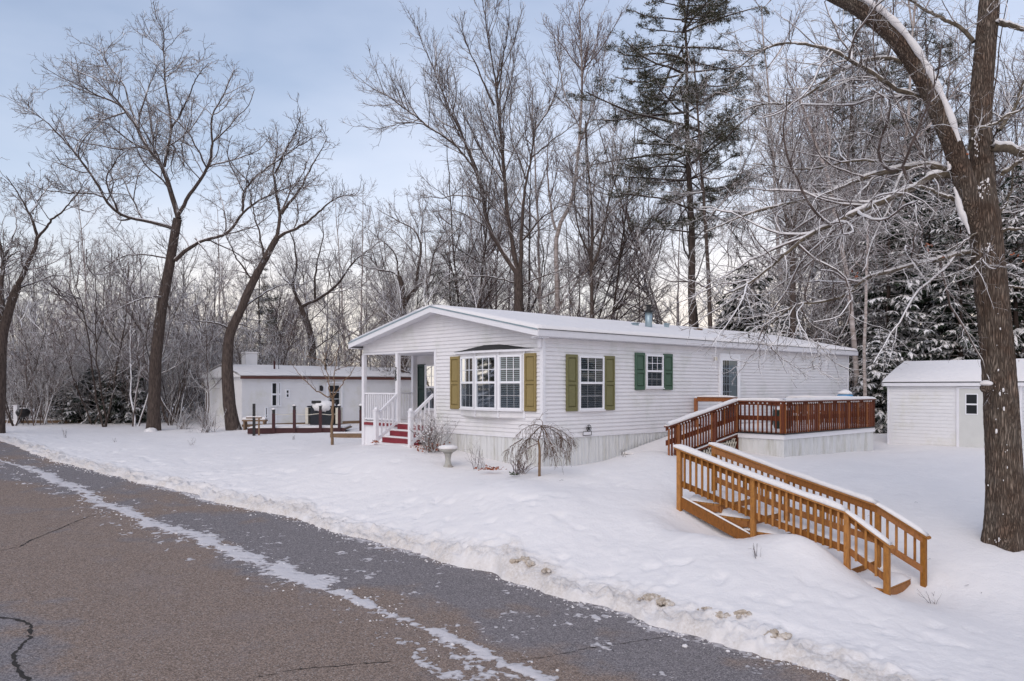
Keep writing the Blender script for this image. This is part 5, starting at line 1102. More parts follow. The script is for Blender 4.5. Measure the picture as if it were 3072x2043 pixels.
def oak_bark_mat():
    m, nt, b = newmat('deep_furrowed_oak_bark'); L = nt.links.new
    tc = N(nt, 'ShaderNodeTexCoord'); mp = N(nt, 'ShaderNodeMapping'); mp.inputs['Scale'].default_value = (1, 1, .13); L(tc.outputs['Object'], mp.inputs[0])
    wn_ = N(nt, 'ShaderNodeTexNoise'); wn_.inputs['Scale'].default_value = 6; wn_.inputs['Detail'].default_value = 4; L(mp.outputs[0], wn_.inputs['Vector'])
    sc2 = N(nt, 'ShaderNodeVectorMath', operation='SCALE'); sc2.inputs['Scale'].default_value = .22; L(wn_.outputs['Color'], sc2.inputs[0])
    ad = N(nt, 'ShaderNodeVectorMath', operation='ADD'); L(mp.outputs[0], ad.inputs[0]); L(sc2.outputs[0], ad.inputs[1])
    vo = N(nt, 'ShaderNodeTexVoronoi', feature='DISTANCE_TO_EDGE'); vo.inputs['Scale'].default_value = 27; L(ad.outputs[0], vo.inputs['Vector'])
    r = N(nt, 'ShaderNodeMapRange'); r.inputs[1].default_value = -.08; r.inputs[2].default_value = .30; L(vo.outputs['Distance'], r.inputs[0])
    n2 = N(nt, 'ShaderNodeTexNoise'); n2.inputs['Scale'].default_value = 2.2; n2.inputs['Detail'].default_value = 7; n2.inputs['Roughness'].default_value = .7; L(tc.outputs['Object'], n2.inputs['Vector'])
    n3 = N(nt, 'ShaderNodeTexNoise'); n3.inputs['Scale'].default_value = 45; n3.inputs['Detail'].default_value = 4; L(mp.outputs[0], n3.inputs['Vector'])
    r2 = N(nt, 'ShaderNodeMapRange'); r2.inputs[1].default_value = .38; r2.inputs[2].default_value = .62; L(n2.outputs[0], r2.inputs[0])
    plate = N(nt, 'ShaderNodeMixRGB'); L(r2.outputs[0], plate.inputs[0]); plate.inputs[1].default_value = (.165, .112, .084, 1); plate.inputs[2].default_value = (.25, .205, .168, 1)
    hs = N(nt, 'ShaderNodeHueSaturation'); L(plate.outputs[0], hs.inputs['Color']); r3 = N(nt, 'ShaderNodeMapRange'); r3.inputs[1].default_value = .3; r3.inputs[2].default_value = .7; r3.inputs[3].default_value = .65; r3.inputs[4].default_value = 1.3; L(n3.outputs[0], r3.inputs[0]); L(r3.outputs[0], hs.inputs['Value'])
    mx = N(nt, 'ShaderNodeMixRGB'); L(r.outputs[0], mx.inputs[0]); mx.inputs[1].default_value = (.030, .020, .015, 1); L(hs.outputs[0], mx.inputs[2])
    L(mx.outputs[0], b.inputs['Base Color']); b.inputs['Roughness'].default_value = .9; b.inputs['Specular IOR Level'].default_value = .15
    mn = N(nt, 'ShaderNodeMath', operation='MULTIPLY_ADD'); L(n3.outputs[0], mn.inputs[0]); mn.inputs[1].default_value = .4; L(r.outputs[0], mn.inputs[2])
    bp = N(nt, 'ShaderNodeBump'); bp.inputs['Strength'].default_value = 1.; bp.inputs['Distance'].default_value = .03; L(mn.outputs[0], bp.inputs['Height']); L(bp.outputs[0], b.inputs['Normal'])
    return m
M['oakbark'] = oak_bark_mat()
def near_oak():
    Z = 15.; g = np.random.default_rng(77); X0 = (3018-CX)/FPX*Z; z0 = gz(X0, Z)-.25; org = np.array([X0, Z, z0])
    root = empty('oak_tree', tuple(org), 0, 'huge rough-barked forked oak at the right with snow lying along its limbs', 'tree')
    tr = Acc()
    def W(pp, dz=0., z00=0.): return [np.array(at(p[0], p[1], Z+z00+dz*k/(len(pp)-1)))-org for k, p in enumerate(pp)]
    main = W([(3020, 1640), (3016, 1500), (3008, 1300), (2996, 1095), (2975, 880), (2958, 720), (2946, 600), (2935, 500)])
    tr.add(*ridged_trunk(main, [.36, .30, .285, .27, .265, .262, .262, .20], 260, 1, .016))
    rt = W([(2950, 640), (2948, 520), (2940, 400), (2944, 281), (2955, 150), (2965, 50), (2975, -60), (2990, -260)], .5, .08); tr.add(*ridged_trunk(rt, [.20, .195, .185, .18, .175, .17, .16, .11], 180, 2, .012))
    lf = W([(2950, 720), (2917, 625), (2875, 477), (2819, 337), (2749, 196), (2679, 105), (2595, 35), (2500, -15), (2400, -60)], -.8); tr.add(*ridged_trunk(lf, [.20, .185, .165, .155, .145, .138, .13, .115, .09], 180, 4, .012))
    t_o = link('trunk', tr.mesh('trunk'), M['oakbark'], root)
    V, F = blob((0, 0, 0), .11, .35, 3, 12, 8, .8); kb = MB(lambda x, y, z: tuple(np.array(at(2960, 1165, Z-.34))-org+np.array([x, y, z]))).add(V, F).build('knot', M['oakbark'], root, True)
    kp = np.array(at(2960, 1150, Z-.36))-org; V, F = blob(tuple(kp), .11, .4, 8, 12, 7, .5); MB().add(V, F).build('knot_snow', M['snow'], root, True)
    limbs = [(zC((885, 1078), (800, 1092), (700, 1110), (600, 1135), (500, 1165), (400, 1195), (365, 1255), (250, 1290), (120, 1300), (60, 1340), (0, 1400)), .050, .016, -.8),
             (zC((840, 745), (700, 750), (640, 790), (560, 830), (440, 885), (300, 945), (180, 992), (60, 1090), (0, 1140), (-80, 1210), (-180, 1260)), .085, .014, -1.6),
             (zC((810, 735), (760, 715), (660, 705), (540, 730), (400, 772), (260, 832), (120, 872), (0, 895), (-120, 935), (-260, 990)), .075, .012, .9),
             (zC((740, 455), (705, 435), (640, 410), (560, 375), (480, 335), (420, 285), (370, 265), (300, 212), (180, 185), (60, 186), (-40, 220), (-120, 290)), .055, .012, -.9),
             (zC((650, 290), (590, 262), (520, 247), (440, 250), (350, 290), (250, 345), (170, 400), (80, 440), (0, 432), (-90, 470)), .050, .012, .8),
             (zC((960, 628), (1030, 640), (1100, 665), (1180, 660), (1300, 600)), .10, .05, .4), (zC((1000, 750), (1050, 720), (1110, 685), (1200, 620)), .045, .02, -.5),
             (zC((940, 1055), (990, 1010), (1040, 985), (1110, 975), (1200, 960)), .045, .02, -.4), (zC((865, 640), (890, 560), (940, 545), (990, 545), (1020, 500), (1110, 450)), .035, .018, -.7),
             (zC((985, 95), (1050, 110), (1110, 135), (1200, 150)), .06, .03, .5), (zC((885, 180), (830, 110), (750, 70), (650, 20), (560, -40)), .05, .02, .9), (zC((990, 560), (1050, 480), (1080, 400), (1130, 280)), .05, .02, .9),
             (zC((930, 985), (880, 1000), (800, 1060), (720, 1080), (620, 1100)), .02, .008, -.6), (zC((880, 880), (820, 860), (770, 845), (720, 830), (660, 805), (640, 800)), .045, .02, -.5), (zC((950, 1090), (900, 1110), (850, 1150), (780, 1180), (720, 1190)), .022, .008, -.9), (zC((960, 1190), (1020, 1210), (1040, 1225), (1100, 1230), (1180, 1260)), .03, .01, -.3),
             (zC((830, 730), (760, 712), (660, 698), (540, 690), (420, 690), (300, 700), (180, 720), (60, 710), (-60, 700)), .035, .010, 1.2), (zC((960, 1150), (1010, 1170), (1060, 1180), (1120, 1250)), .02, .01, .6), (zC((980, 950), (1030, 880), (1070, 800), (1060, 700)), .03, .012, .7)]
    P, Rr = [], []; sub = Acc()
    for pp, r0, r1, dz in limbs:
        ln = smooth_line(W(pp, dz), 60, g, .007); rr = np.linspace(r0, r1, 60)*.84*(1+.12*(np.array([vnoise(np.array(k*.4), np.array(r0*99)) for k in range(60)]).ravel()-.5)); P.append(ln); Rr.append(rr)
        o_a = Acc(); o_a.tubes(ln[None], rr[None], 12); link('limb', o_a.mesh('limb'), M['lichen'], root)
    # drooping sprays over the house roof (from the lowest limb)
    sp = [zC((130, 1300), (95, 1345), (60, 1420), (20, 1480), (-60, 1540), (-150, 1580)), zC((60, 1420), (150, 1435), (215, 1460), (270, 1530), (360, 1590)), zC((60, 1340), (-20, 1400), (-120, 1440), (-200, 1450)), zC((20, 1480), (80, 1530), (120, 1570), (210, 1560)), zC((215, 1460), (235, 1540), (200, 1590), (110, 1610))]
    ds = []
    for pp in sp:
        ln = smooth_line(W(pp, -.3, -.75), 60, g, .006); P.append(ln); Rr.append(np.linspace(.013, .004, 60)); ds.append(len(P)-1)
    P = np.array(P); Rr = np.array(Rr)
    NO = [(4.0, (50, 18), .46, (.35, 2.9), 12, .015, .17, .08, .011, .0065), (4.8, (48, 16), .42, (.2, .95), 7, .01, .18, .08, .010, .0045), (5.5, (46, 17), .48, (.1, .42), 4, .01, .18, .08, .009, .0034), (4.0, (46, 17), .5, (.06, .18), 3, .01, .18, .08, .009, .0028)]
    cr_ = Acc(); a = spawn(g, P, Rr, *NO[0], flat=.35); b = spawn(g, np.concatenate([a[0], resamp(P, 12)]), np.concatenate([a[1], resamp1(Rr, 12)]), *NO[1]); c = spawn(g, *b, *NO[2]); d = spawn(g, *c, *NO[3])
    cr_.tubes(*a, 6); cr_.tubes(*b, 5); cr_.tubes(*c, 3); cr_.tubes(*d, 3); cr_.tubes(P[ds], Rr[ds], 6)
    link('crown', cr_.mesh('crown'), M['twig_snow'], root)
    # snow caps: ridges of snow along everything that lies near level
    sn_ = Acc()
    def caps(pts, rad, w, h, seed):
        gg = np.random.default_rng(seed); t = np.gradient(pts, axis=1); t /= np.linalg.norm(t, axis=2, keepdims=True)+1e-9; lev = np.clip((.80-np.abs(t[:, :, 2]))/.35, 0, 1)
        ns = vnoise(np.cumsum(np.full(rad.shape, .55), 1)+gg.random((len(pts), 1))*90, np.arange(len(pts))[:, None]*3.3+0*rad); keep = lev*np.clip((ns-.16)/.12, 0, 1)
        r = np.maximum(rad*w, .004)*keep+1e-4; p = pts.copy(); p[:, :, 2] += rad*.72*keep+r*h; V, F = tubes(p, r, 7); V = V.reshape(len(pts), pts.shape[1], 7, 3)
        V[..., 2] = p[:, :, None, 2]+(V[..., 2]-p[:, :, None, 2])*.9; sn_.add(V.reshape(-1, 3), F)
    nl = len(limbs); caps(P[:nl], Rr[:nl], .86, .35, 1); caps(*a, .85, .2, 2)
    # snow on the leaning fork and in the crotches
    lfp = smooth_line(W([(2875, 440), (2840, 330), (2775, 200), (2705, 100), (2620, 25), (2520, -25)], -.5, -.35), 60); lr = np.full(60, .060)*(.75+.5*vnoise(np.arange(60)*.35, np.zeros(60))); lfp[:, 2] += .10
    sn_.tubes(lfp[None], lr[None], 8)
    for pp, r in ((zC((800, 800), (822, 880), (850, 960), (868, 1000)), .055), (zC((775, 690), (783, 715), (770, 730)), .035)):
        q = smooth_line(W(pp, 0, -.22), 24, g, .004); rr = r*np.sin(np.linspace(.35, 2.9, 24))*(.8+.4*vnoise(np.arange(24)*.6, np.ones(24))); sn_.tubes(q[None], rr[None], 8)
    link('snow_load', sn_.mesh('snow_load'), M['snow'], root)
    mb = MB(); gg = np.random.default_rng(9)
    for (px, py, w_, h_, n_) in ((2948, 560, 34, 26, 40), (2968, 740, 20, 20, 18), (2928, 430, 10, 50, 18), (3030, 1170, 40, 22, 22), (3010, 1620, 50, 12, 22), (3030, 1350, 45, 200, 30), (3010, 1050, 42, 220, 20)):
        for k in range(n_):
            # flecks sit on the trunk's front surface
            x_, y_ = px+gg.normal(0, w_*.5), py+gg.normal(0, h_*.5); zc = np.interp(y_, [500, 1095, 1640], [2935, 2996, 3020]); off = np.clip((x_-zc)/FPX*Z/.28, -.95, .95)
            V, F = blob(tuple(np.array(at(x_, y_, Z-.285*math.sqrt(1-off*off)-.01))-org), gg.uniform(.004, .012)*(1.6 if k % 7 == 0 else 1), .9, k, 6, 4, gg.uniform(1.0, 2.6)); mb.add(V, F)
    mb.build('snow_fleck', M['snow'], root)['kind'] = 'stuff'
    # a few russet leaves still hanging
    mb = MB()
    for (px, py, n_) in ((2785, 742, 9), (2574, 823, 4), (2911, 462, 2), (2830, 770, 3), (3044, 772, 3), (3066, 776, 2)):
        for k in range(n_):
            c = np.array(at(px+gg.normal(0, 7), py+gg.normal(0, 7), Z-.5))-org; r_ = .05; a1, a2 = gg.random()*6, gg.random()*6
            d1 = np.array([cos(a1), sin(a1)*.4, sin(a1)])*r_; d2 = np.array([cos(a2+1.5), .5, sin(a2+1.5)])*r_*.5
            mb.add([tuple(c), tuple(c+d1*.5+d2), tuple(c+d1), tuple(c+d1*.5-d2)], [(0, 1, 2, 3)])
    mb.build('leaves', M['leaf'], root)['kind'] = 'stuff'
near_oak()

# ---- generic bare trees for the woods
def gen_bare(h, seed, spread=.5, style=MAPLE, r=.13, stems=1, dens=.55):
    g = np.random.default_rng(seed); tr, cr_ = Acc(), Acc(); P, Rr = [], []
    for s_ in range(stems):
        lean = g.normal(0, .05+.10*(stems > 1), 2); n = 22; t = np.linspace(0, 1, n); w = np.cumsum(g.normal(0, .05, (n, 2)), 0)
        ln = np.stack([lean[0]*h*t+w[:, 0]*.6, lean[1]*h*t+w[:, 1]*.6, h*t*(1-.06*s_)-.3], 1); rr = r*(1-.85*t)**.9*(1-.25*(stems > 1)); rr[0] *= 1.3; P.append(ln); Rr.append(np.maximum(rr, .012))
    P, Rr = np.array(P), np.array(Rr); tr.tubes(P, Rr, 8)
    a = spawn(g, P, Rr, .95, (52, 12), .30*spread/.5, (.8, h*.36), 12, .055, .11, .25, .012, .02, .3); tr.tubes(*a, 5)
    b = spawn(g, *a, *((style[0][0]*1.1,)+style[1][1:])) if False else spawn(g, *a, 2.0*dens/.55, *style[1][1:]); cr_.tubes(*b, 4)
    nb_ = b[0].shape[1]; c = spawn(g, np.concatenate([b[0], resamp(a[0], nb_)]), np.concatenate([b[1], resamp1(a[1], nb_)]), 3.3*dens/.55, *style[2][1:]); cr_.tubes(*c, 3)
    d = spawn(g, *c, 2.6*dens/.55, *style[3][1:]); cr_.tubes(*d, 3)
    return tr.mesh('trunk'), cr_.mesh('crown')
def make_tree(name, meshes, mt, mc, label, cat, group, loc, rz_, k, extra=None):
    root = empty(name, loc, rz_, label, cat, group); root.scale = (k, k, k*(1+.0))
    link('trunk', meshes[0], M[mt], root); link('crown', meshes[1], M[mc], root)
    if extra: link('snow_load', extra, M['snow'], root)
    return root
def place(proto, x, y, k, rz_, label=None, dz=0.):
    c = copy_tree(proto); c.location = (x, y, gz(x, y)+dz); c.scale = (k, k, k); c.rotation_euler.z = rz_
    if label: c['label'] = label
    return c
G_W = 'bare trees in the woods behind the houses'
protos = []
for k, (h, sp_, st_, stems, tw, tk) in enumerate(((17, .55, MAPLE, 1, 'twig_snow', 'bark'), (18, .5, MAPLE, 2, 'twig_pink', 'bark'), (15, .7, OAK, 1, 'twig_snow', 'bark'), (19, .42, MAPLE, 1, 'twig_pink', 'birch'), (14, .8, OAK, 2, 'twig_snow', 'bark'))):
    m_ = gen_bare(h, 100+k, sp_, st_, .12+.02*(k == 2), stems)
    lab = ['slim bare grey tree standing in the woods behind the houses', 'twin-stemmed bare tree with purplish twigs in the woods', 'crooked bare tree with a dark trunk in the woods', 'tall pale-barked bare tree in the woods', 'bare double-trunked tree with snow-lined twigs in the woods'][k]
    protos.append((m_, lab, tk, tw))
gt_ = np.random.default_rng(42)
woods = []      # (px, Z, proto, scale)
for px in np.linspace(-60, 830, 30): woods.append((px+gt_.normal(0, 18), gt_.uniform(50, 72), int(gt_.integers(0, 5)), gt_.uniform(.56, .88)))
for px in np.linspace(880, 1330, 15): woods.append((px+gt_.normal(0, 15), gt_.uniform(50, 70), int(gt_.integers(0, 5)), gt_.uniform(.62, .85)))
for px in np.linspace(1380, 1990, 22): woods.append((px+gt_.normal(0, 15), gt_.uniform(44, 66), int(gt_.integers(0, 5)), gt_.uniform(.80, 1.12)))
for px in [p_ for p_ in np.linspace(2010, 3080, 34) if not (2150 < p_ < 2360 and int(p_) % 3)]: woods.append((px+gt_.normal(0, 15), gt_.uniform(40, 64), int(gt_.integers(0, 5)), gt_.uniform(1.05, 1.5)))
woods = [w for j, w in enumerate(woods) if not (1740 < w[0] < 2380 and j % 5 in (0, 2, 3))]
first = {}
for (px, Z, pi_, k) in woods:
    m_, lab, tk, tw = protos[pi_]; X = (px-CX)/FPX*Z
    if pi_ not in first: first[pi_] = make_tree('bare_tree', m_, tk, tw, lab, 'tree', G_W, (X, Z, gz(X, Z)), gt_.uniform(0, 6.28), k)
    else: place(first[pi_], X, Z, k, gt_.uniform(0, 6.28))
# pale snowy thicket saplings
sap = [gen_bare(6.5, 200+k, .7, OAK, .045, 3, .6) for k in range(3)]
fs = {}
for k in range(74):
    if k >= 46: px = gt_.uniform(1250, 2620) if k < 60 else gt_.uniform(2350, 2700) if k < 66 else gt_.uniform(60, 860); Z = gt_.uniform(38.5, 44)
    elif k < 26: px = gt_.uniform(-60, 860); Z = gt_.uniform(39, 52)
    elif k < 34: px = gt_.uniform(1100, 1500); Z = gt_.uniform(42, 55)
    else: px = gt_.uniform(1500, 3080); Z = gt_.uniform(36, 50)
    pi_ = k % 3; X = (px-CX)/FPX*Z; kk = gt_.uniform(.6, 1.15) if k < 46 else gt_.uniform(.95, 1.5)
    if X < -13 and False: continue
    lab = ['slender snow-lined sapling clump at the wood edge', 'spreading sapling clump of crossing stems at the wood edge', 'dark sapling clump with arching stems at the wood edge'][pi_]
    if pi_ not in fs: fs[pi_] = make_tree('sapling', sap[pi_], 'twig_snow' if pi_ != 2 else 'bark', 'twig_snow' if pi_ != 2 else 'twig_pink', lab, 'sapling', 'saplings along the wood edge', (X, Z, gz(X, Z)), 0, kk)
    else: place(fs[pi_], X, Z, kk, gt_.uniform(0, 6.28))

# ---- thicket: brush nobody could count
def thicket(n, x0, x1, y0, y1, h0, h1, seed, mat, label):
    g = np.random.default_rng(seed); X = g.uniform(x0, x1, n); Y = g.uniform(y0, y1, n); X = X*(Y/((y0+y1)/2)); Zg = ground(X, Y)+CZ-.1
    P = np.empty((n, 8, 3)); P[:, 0] = np.stack([X, Y, Zg], 1); d = np.stack([g.normal(0, .38, n), g.normal(0, .3, n), np.ones(n)], 1); ln = g.uniform(h0, h1, n)[:, None]/7
    for k in range(1, 8):
        d = d+g.normal(0, .13, (n, 3)); d[:, 2] -= .05; d /= np.linalg.norm(d, axis=1, keepdims=True); P[:, k] = P[:, k-1]+d*ln
    r = np.linspace(.028, .009, 8)[None]*np.ones((n, 1)); acc = Acc(); acc.tubes(P, r, 4)
    a = spawn(g, P, r, 1.7, (46, 16), .38, (.4, 1.9), 5, .02, .15, .15, .010, .0075); acc.tubes(*a, 3)
    b = spawn(g, *a, 3.0, (46, 16), .5, (.25, .8), 3, .02, .15, .1, .010, .0065); acc.tubes(*b, 3)
    o = link('thicket', acc.mesh('thicket'), M[mat]); tag(o, label, 'thicket', kind='stuff')
thicket(520, -34, -10.5, 42, 50, 2.4, 6.0, 31, 'twig_snow', 'dense tangle of snowy brush behind the left oaks')
thicket(380, -40, -13, 50, 64, 4, 8.5, 32, 'twig_pink', 'purple-brown brush deep in the woods at the left')
thicket(200, -12, 3, 46, 60, 3, 7.5, 33, 'twig_pink', 'purple-brown brush behind the two homes')
thicket(240, 15, 34, 38, 56, 3, 8, 34, 'twig', 'brown brush in the woods behind the house and shed')

# ---- conifers
def cards(c, d, up, L, w, bend=.25):
    """leaf-like sprays: K bent diamonds"""
    side = np.cross(d, up); side /= np.linalg.norm(side, axis=1, keepdims=True)+1e-9; K = len(c)
    mid = c+d*L[:, None]*.45; tip = c+d*L[:, None]-up*(bend*L)[:, None]
    V = np.stack([c, mid+side*w[:, None], tip, mid-side*w[:, None]], 1); return V.reshape(-1, 3), np.arange(K*4).reshape(K, 4)
def spruce(h, R0, seed, bare=.05, whorl=.32, nb=7, dens=13, droop=.16, snow=.55, shape=.85, up0=.15):
    g = np.random.default_rng(seed); tr = Acc(); t = np.linspace(0, 1, 20); ln = np.stack([g.normal(0, .03, 20), g.normal(0, .03, 20), h*t-.2], 1); rr = np.maximum(h*.014*(1-t*.95), .015); tr.tubes(ln[None], rr[None], 8)
    zs = np.arange(bare*h, h*.985, whorl); o, dd, Ls = [], [], []
    for z in zs:
        q = (z-bare*h)/(h-bare*h); Lb = R0*(1-q)**shape+.12
        for j in range(nb):
            a = g.uniform(0, 6.28); zz = z+g.uniform(-.15, .15); o.append((0, 0, zz)); dd.append((cos(a), sin(a), up0*(q*1.6-.1))); Ls.append(Lb*g.uniform(.6, 1.12)*(.35+.65*min(1, q/.10)))
    o, dd, Ls = np.array(o, float), np.array(dd, float), np.array(Ls); n = len(o); P = np.empty((n, 7, 3)); P[:, 0] = o; d = dd/np.linalg.norm(dd, axis=1, keepdims=True)
    for k in range(1, 7):
        d = d+g.normal(0, .05, (n, 3)); d[:, 2] -= droop/3; d /= np.linalg.norm(d, axis=1, keepdims=True); P[:, k] = P[:, k-1]+d*(Ls/6)[:, None]
    r = (Ls*.012)[:, None]*np.linspace(1, .3, 7)[None]+.004; tr.tubes(P, r, 4)
    cnt = np.maximum(3, (Ls*dens)).astype(int); idx = np.repeat(np.arange(n), cnt); K = len(idx); tt = g.random(K)**.75*.97; f = tt*6*.999; i0 = f.astype(int); fr = (f-i0)[:, None]
    c = P[idx, i0]*(1-fr)+P[idx, i0+1]*fr; tan = P[idx, i0+1]-P[idx, i0]; tan /= np.linalg.norm(tan, axis=1, keepdims=True); sd = np.cross(tan, [0, 0, 1.]); sd /= np.linalg.norm(sd, axis=1, keepdims=True)
    sg = g.choice([-1, 1], K)[:, None]; dr = tan*g.uniform(.3, 1, (K, 1))+sd*sg*g.uniform(.3, 1.1, (K, 1)); dr[:, 2] -= g.uniform(.0, .45, K); dr /= np.linalg.norm(dr, axis=1, keepdims=True)
    upv = np.cross(np.cross(dr, [0, 0, 1.]), dr); upv /= np.linalg.norm(upv, axis=1, keepdims=True); L = g.uniform(.20, .46, K)*np.minimum(1, .45+Ls[idx]/2.2); w = L*g.uniform(.13, .22, K)
    nd_ = Acc(); nd_.add(*cards(c, dr, upv, L, w))
    # needle fringe: two narrower sprays beside each
    for s2 in (-1, 1):
        c2 = c+dr*L[:, None]*.25; d2 = dr+np.cross(dr, upv)*s2*.8; d2 /= np.linalg.norm(d2, axis=1, keepdims=True); nd_.add(*cards(c2, d2, upv, L*.6, w*.55))
    clump = vnoise(c[:, 0]*2.2+50, c[:, 1]*2.2+c[:, 2]*1.9+50); m_ = (clump+g.normal(0, .10, K)) < snow; m_ &= g.random(K) < .9
    cs = c[m_]+upv[m_]*.02; sn_ = Acc(); V, F = cards(cs, dr[m_], upv[m_], L[m_]*.92, w[m_]*.95); V = V.reshape(-1, 4, 3); V[:, 0, 2] += .03; V[:, 1, 2] += .0; V[:, 3, 2] += .0
    top = (V[:, 0]+V[:, 2])/2; top[:, 2] += .055*np.minimum(1, L[m_]*3); k_ = len(V); VV = np.concatenate([V, top[:, None]], 1).reshape(-1, 3); b = np.arange(k_)[:, None]*5
    FF = np.concatenate([b+np.array([[0, 1, 4, 4]]), b+np.array([[1, 2, 4, 4]]), b+np.array([[2, 3, 4, 4]]), b+np.array([[3, 0, 4, 4]])])[:, :3]
    return tr.mesh('trunk'), nd_.mesh('foliage', False), np_mesh('snow_load', VV, FF, False)
def conifer(name, ms, label, cat, group, px, Z, k, rz_, needle='needles_red', py=None):
    X = (px-CX)/FPX*Z; root = empty(name, (X, Z, gz(X, Z)), rz_, label, cat, group); root.scale = (k, k, k)
    link('trunk', ms[0], M['sprucebark'], root); link('crown', ms[1], M[needle], root); link('snow_load', ms[2], M['snow'], root); return root
sA = spruce(12, 3.2, 301); sB = spruce(10, 2.8, 302, snow=.62); sC = spruce(5.5, 2.4, 303, bare=.02, whorl=.24, nb=9, snow=.85, shape=.7, dens=17)
LS = 'dark snow-laden spruce '
for k, (px, Z, ms, kk, lab) in enumerate(((2665, 36, sA, 1.0, LS+'just left of the shed, behind the blue capped barrel'), (2790, 38, sB, 1.15, LS+'directly behind the shed roof'), (2880, 35, sA, .95, LS+'between the shed roof and the near oak trunk'), (3050, 36, sB, 1.2, LS+'showing right of the near oak trunk'), (2730, 42, sA, 1.25, LS+'taller, farther back above the shed'),
        (2960, 43, sB, 1.45, LS+'tall, half hidden behind the near oak fork'), (2640, 32.5, sC, .75, LS+'low and bushy, at the end of the deck'), (2600, 45, sA, .95, LS+'behind the white-barked birch'), (2480, 42, sB, .75, LS+'small, behind the far end of the house roof'))):
    conifer('spruce_tree', ms, lab, 'spruce', 'spruces behind the shed', px, Z, kk, k*1.3)
conifer('young_fir', sC, 'rounded evergreen smothered in snow behind the house roof, right of the pine trunk', 'fir', None, 2240, 37.5, 1.38, .4)
conifer('young_fir', sC, 'snowy evergreen bush peeking over the far end of the roof', 'fir', None, 2350, 36.5, 1.0, 2.2)
# dark low evergreens at the left thicket
sD = spruce(3.2, 2.1, 305, bare=.0, whorl=.18, nb=10, snow=.42, shape=.5, dens=16, up0=.5)
for k, (px, Z, kk, lab) in enumerate(((285, 43, .85, 'broad dark evergreen bush left of the big bare oak'), (370, 42.5, .9, 'dark evergreen bush almost touching the big bare oak trunk'), (225, 44.5, .75, 'smallest dark evergreen bush at the left of its row'))):
    conifer('evergreen_bush', sD, lab, 'bush', 'dark evergreen bushes left of the oak', px, Z, kk, k*2.)
def shrub(name, px, py, Z, h, n, seed, mat, label, spread=.5, dens=4, tw=5, rb=.010):
    g = np.random.default_rng(seed); X, Y, _ = at(px, py, Z); z0 = gz(X, Y); P = np.zeros((n, 7, 3)); P[:, 0, :2] = g.normal(0, h*.12, (n, 2)); d = np.stack([g.normal(0, spread, n), g.normal(0, spread, n), np.ones(n)], 1); ln = g.uniform(.6, 1.05, n)[:, None]*h/6
    for k in range(1, 7): d = d+g.normal(0, .12, (n, 3)); d /= np.linalg.norm(d, axis=1, keepdims=True); P[:, k] = P[:, k-1]+d*ln
    r = np.linspace(rb, rb*.4, 7)[None]*np.ones((n, 1)); acc = Acc(); acc.tubes(P, r, 4); a = spawn(g, P, r, dens, (42, 15), .4, (.06, h*.45), 5, .02, .15, .2, .012, .004); acc.tubes(*a, 3); b = spawn(g, *a, tw, (42, 15), .5, (.05, .25), 3, .02, .15, .1, .012, .0035); acc.tubes(*b, 3)
    root = empty(name, (X, Y, z0), 0, label, 'shrub'); link('stems', acc.mesh('stems'), M[mat], root); return root, P, b, g
def snow_dabs(root, pts, r, p, g, name='snow_load'):
    q = pts[g.random(len(pts)) < p]; mb = MB()
    for k, c in enumerate(q):
        V, F = blob((c[0], c[1], c[2]+r*.4), r*g.uniform(.6, 1.4), .4, k, 6, 4, .75); mb.add(V, F)
    mb.build(name, M['snow'], root)
r_, P, b, g_ = shrub('low_shrub', 1295, 1345, 21.6, 1.05, 46, 401, 'twig_snow', 'rounded snow-dusted shrub with reddish stems beside the red steps', .42, 6, 7)
snow_dabs(r_, b[0][:, -1], .020, .30, g_)
mb = MB()
for k in range(160):
    c = (g_.normal(-.05, .28), g_.normal(0, .22), abs(g_.normal(.05, .10))+.03); a_ = g_.random()*6; mb.add([c, (c[0]+.04*cos(a_), c[1]+.04*sin(a_), c[2]+.03), (c[0]+.06*cos(a_+.6), c[1]+.03, c[2]-.01)], [(0, 1, 2)])
mb.build('leaves', M['leaf'], r_)['kind'] = 'stuff'
r_, P, b, g_ = shrub('low_shrub', 1562, 1385, 18.6, .55, 22, 402, 'twig_pink', 'little purplish shrub low in the snow left of the weeping tree', .5, 6, 6); snow_dabs(r_, b[0][:, -1], .012, .2, g_)
for (px, py, Z, h, lab, sd) in ((2500, 1196, 29, 1.9, 'thin leafless sapling in front of the far end of the long wall', 403), (195, 1310, 31, .5, 'sparse dead weed stalks in the snow left of the big bare oak', 404), (1440, 1340, 19.6, .75, 'faint bare stalks against the skirting right of the bird bath', 405), (575, 1318, 28, .35, 'small dead sprig poking from the snow between the two oaks', 406), (620, 1300, 33.5, 1.3, 'scraggly snowy brush at the foot of the leaning oak, on its left', 407), (550, 1295, 36.5, 1.0, 'loose snowy shrub midway between the big oak and the leaning oak', 408), (2275, 1655, 13.2, .34, 'forked dead stalk poking up at the mound beside the near orange stairs', 409), (2795, 1600, 13.2, .30, 'wisp of dead grass at the lower end of the far handrail', 410), (1870, 1390, 20.0, .25, 'tiny dead stem in the snow below the crawl vent', 411), (345, 1360, 29, .25, 'tuft of dead grass in the open snow left of the house', 412), (880, 1312, 28.5, .22, 'low dead sprig before the maroon platform', 413)):
    if h >= .9: shrub('bare_shrub', px, py, Z, h, 34 if h < 1.5 else 9, sd, 'twig_snow' if h < 1.5 else 'twig', lab, .55 if h < 1.5 else .3, 4, 4, .011); continue
    r_, P, b, g_ = shrub('dead_stalks' if h < .6 else 'bare_shrub', px, py, Z, h, 5 if h < .6 else 16, sd, 'twig' if h < .6 else 'twig_snow', lab, .35, 3, 3, .006)
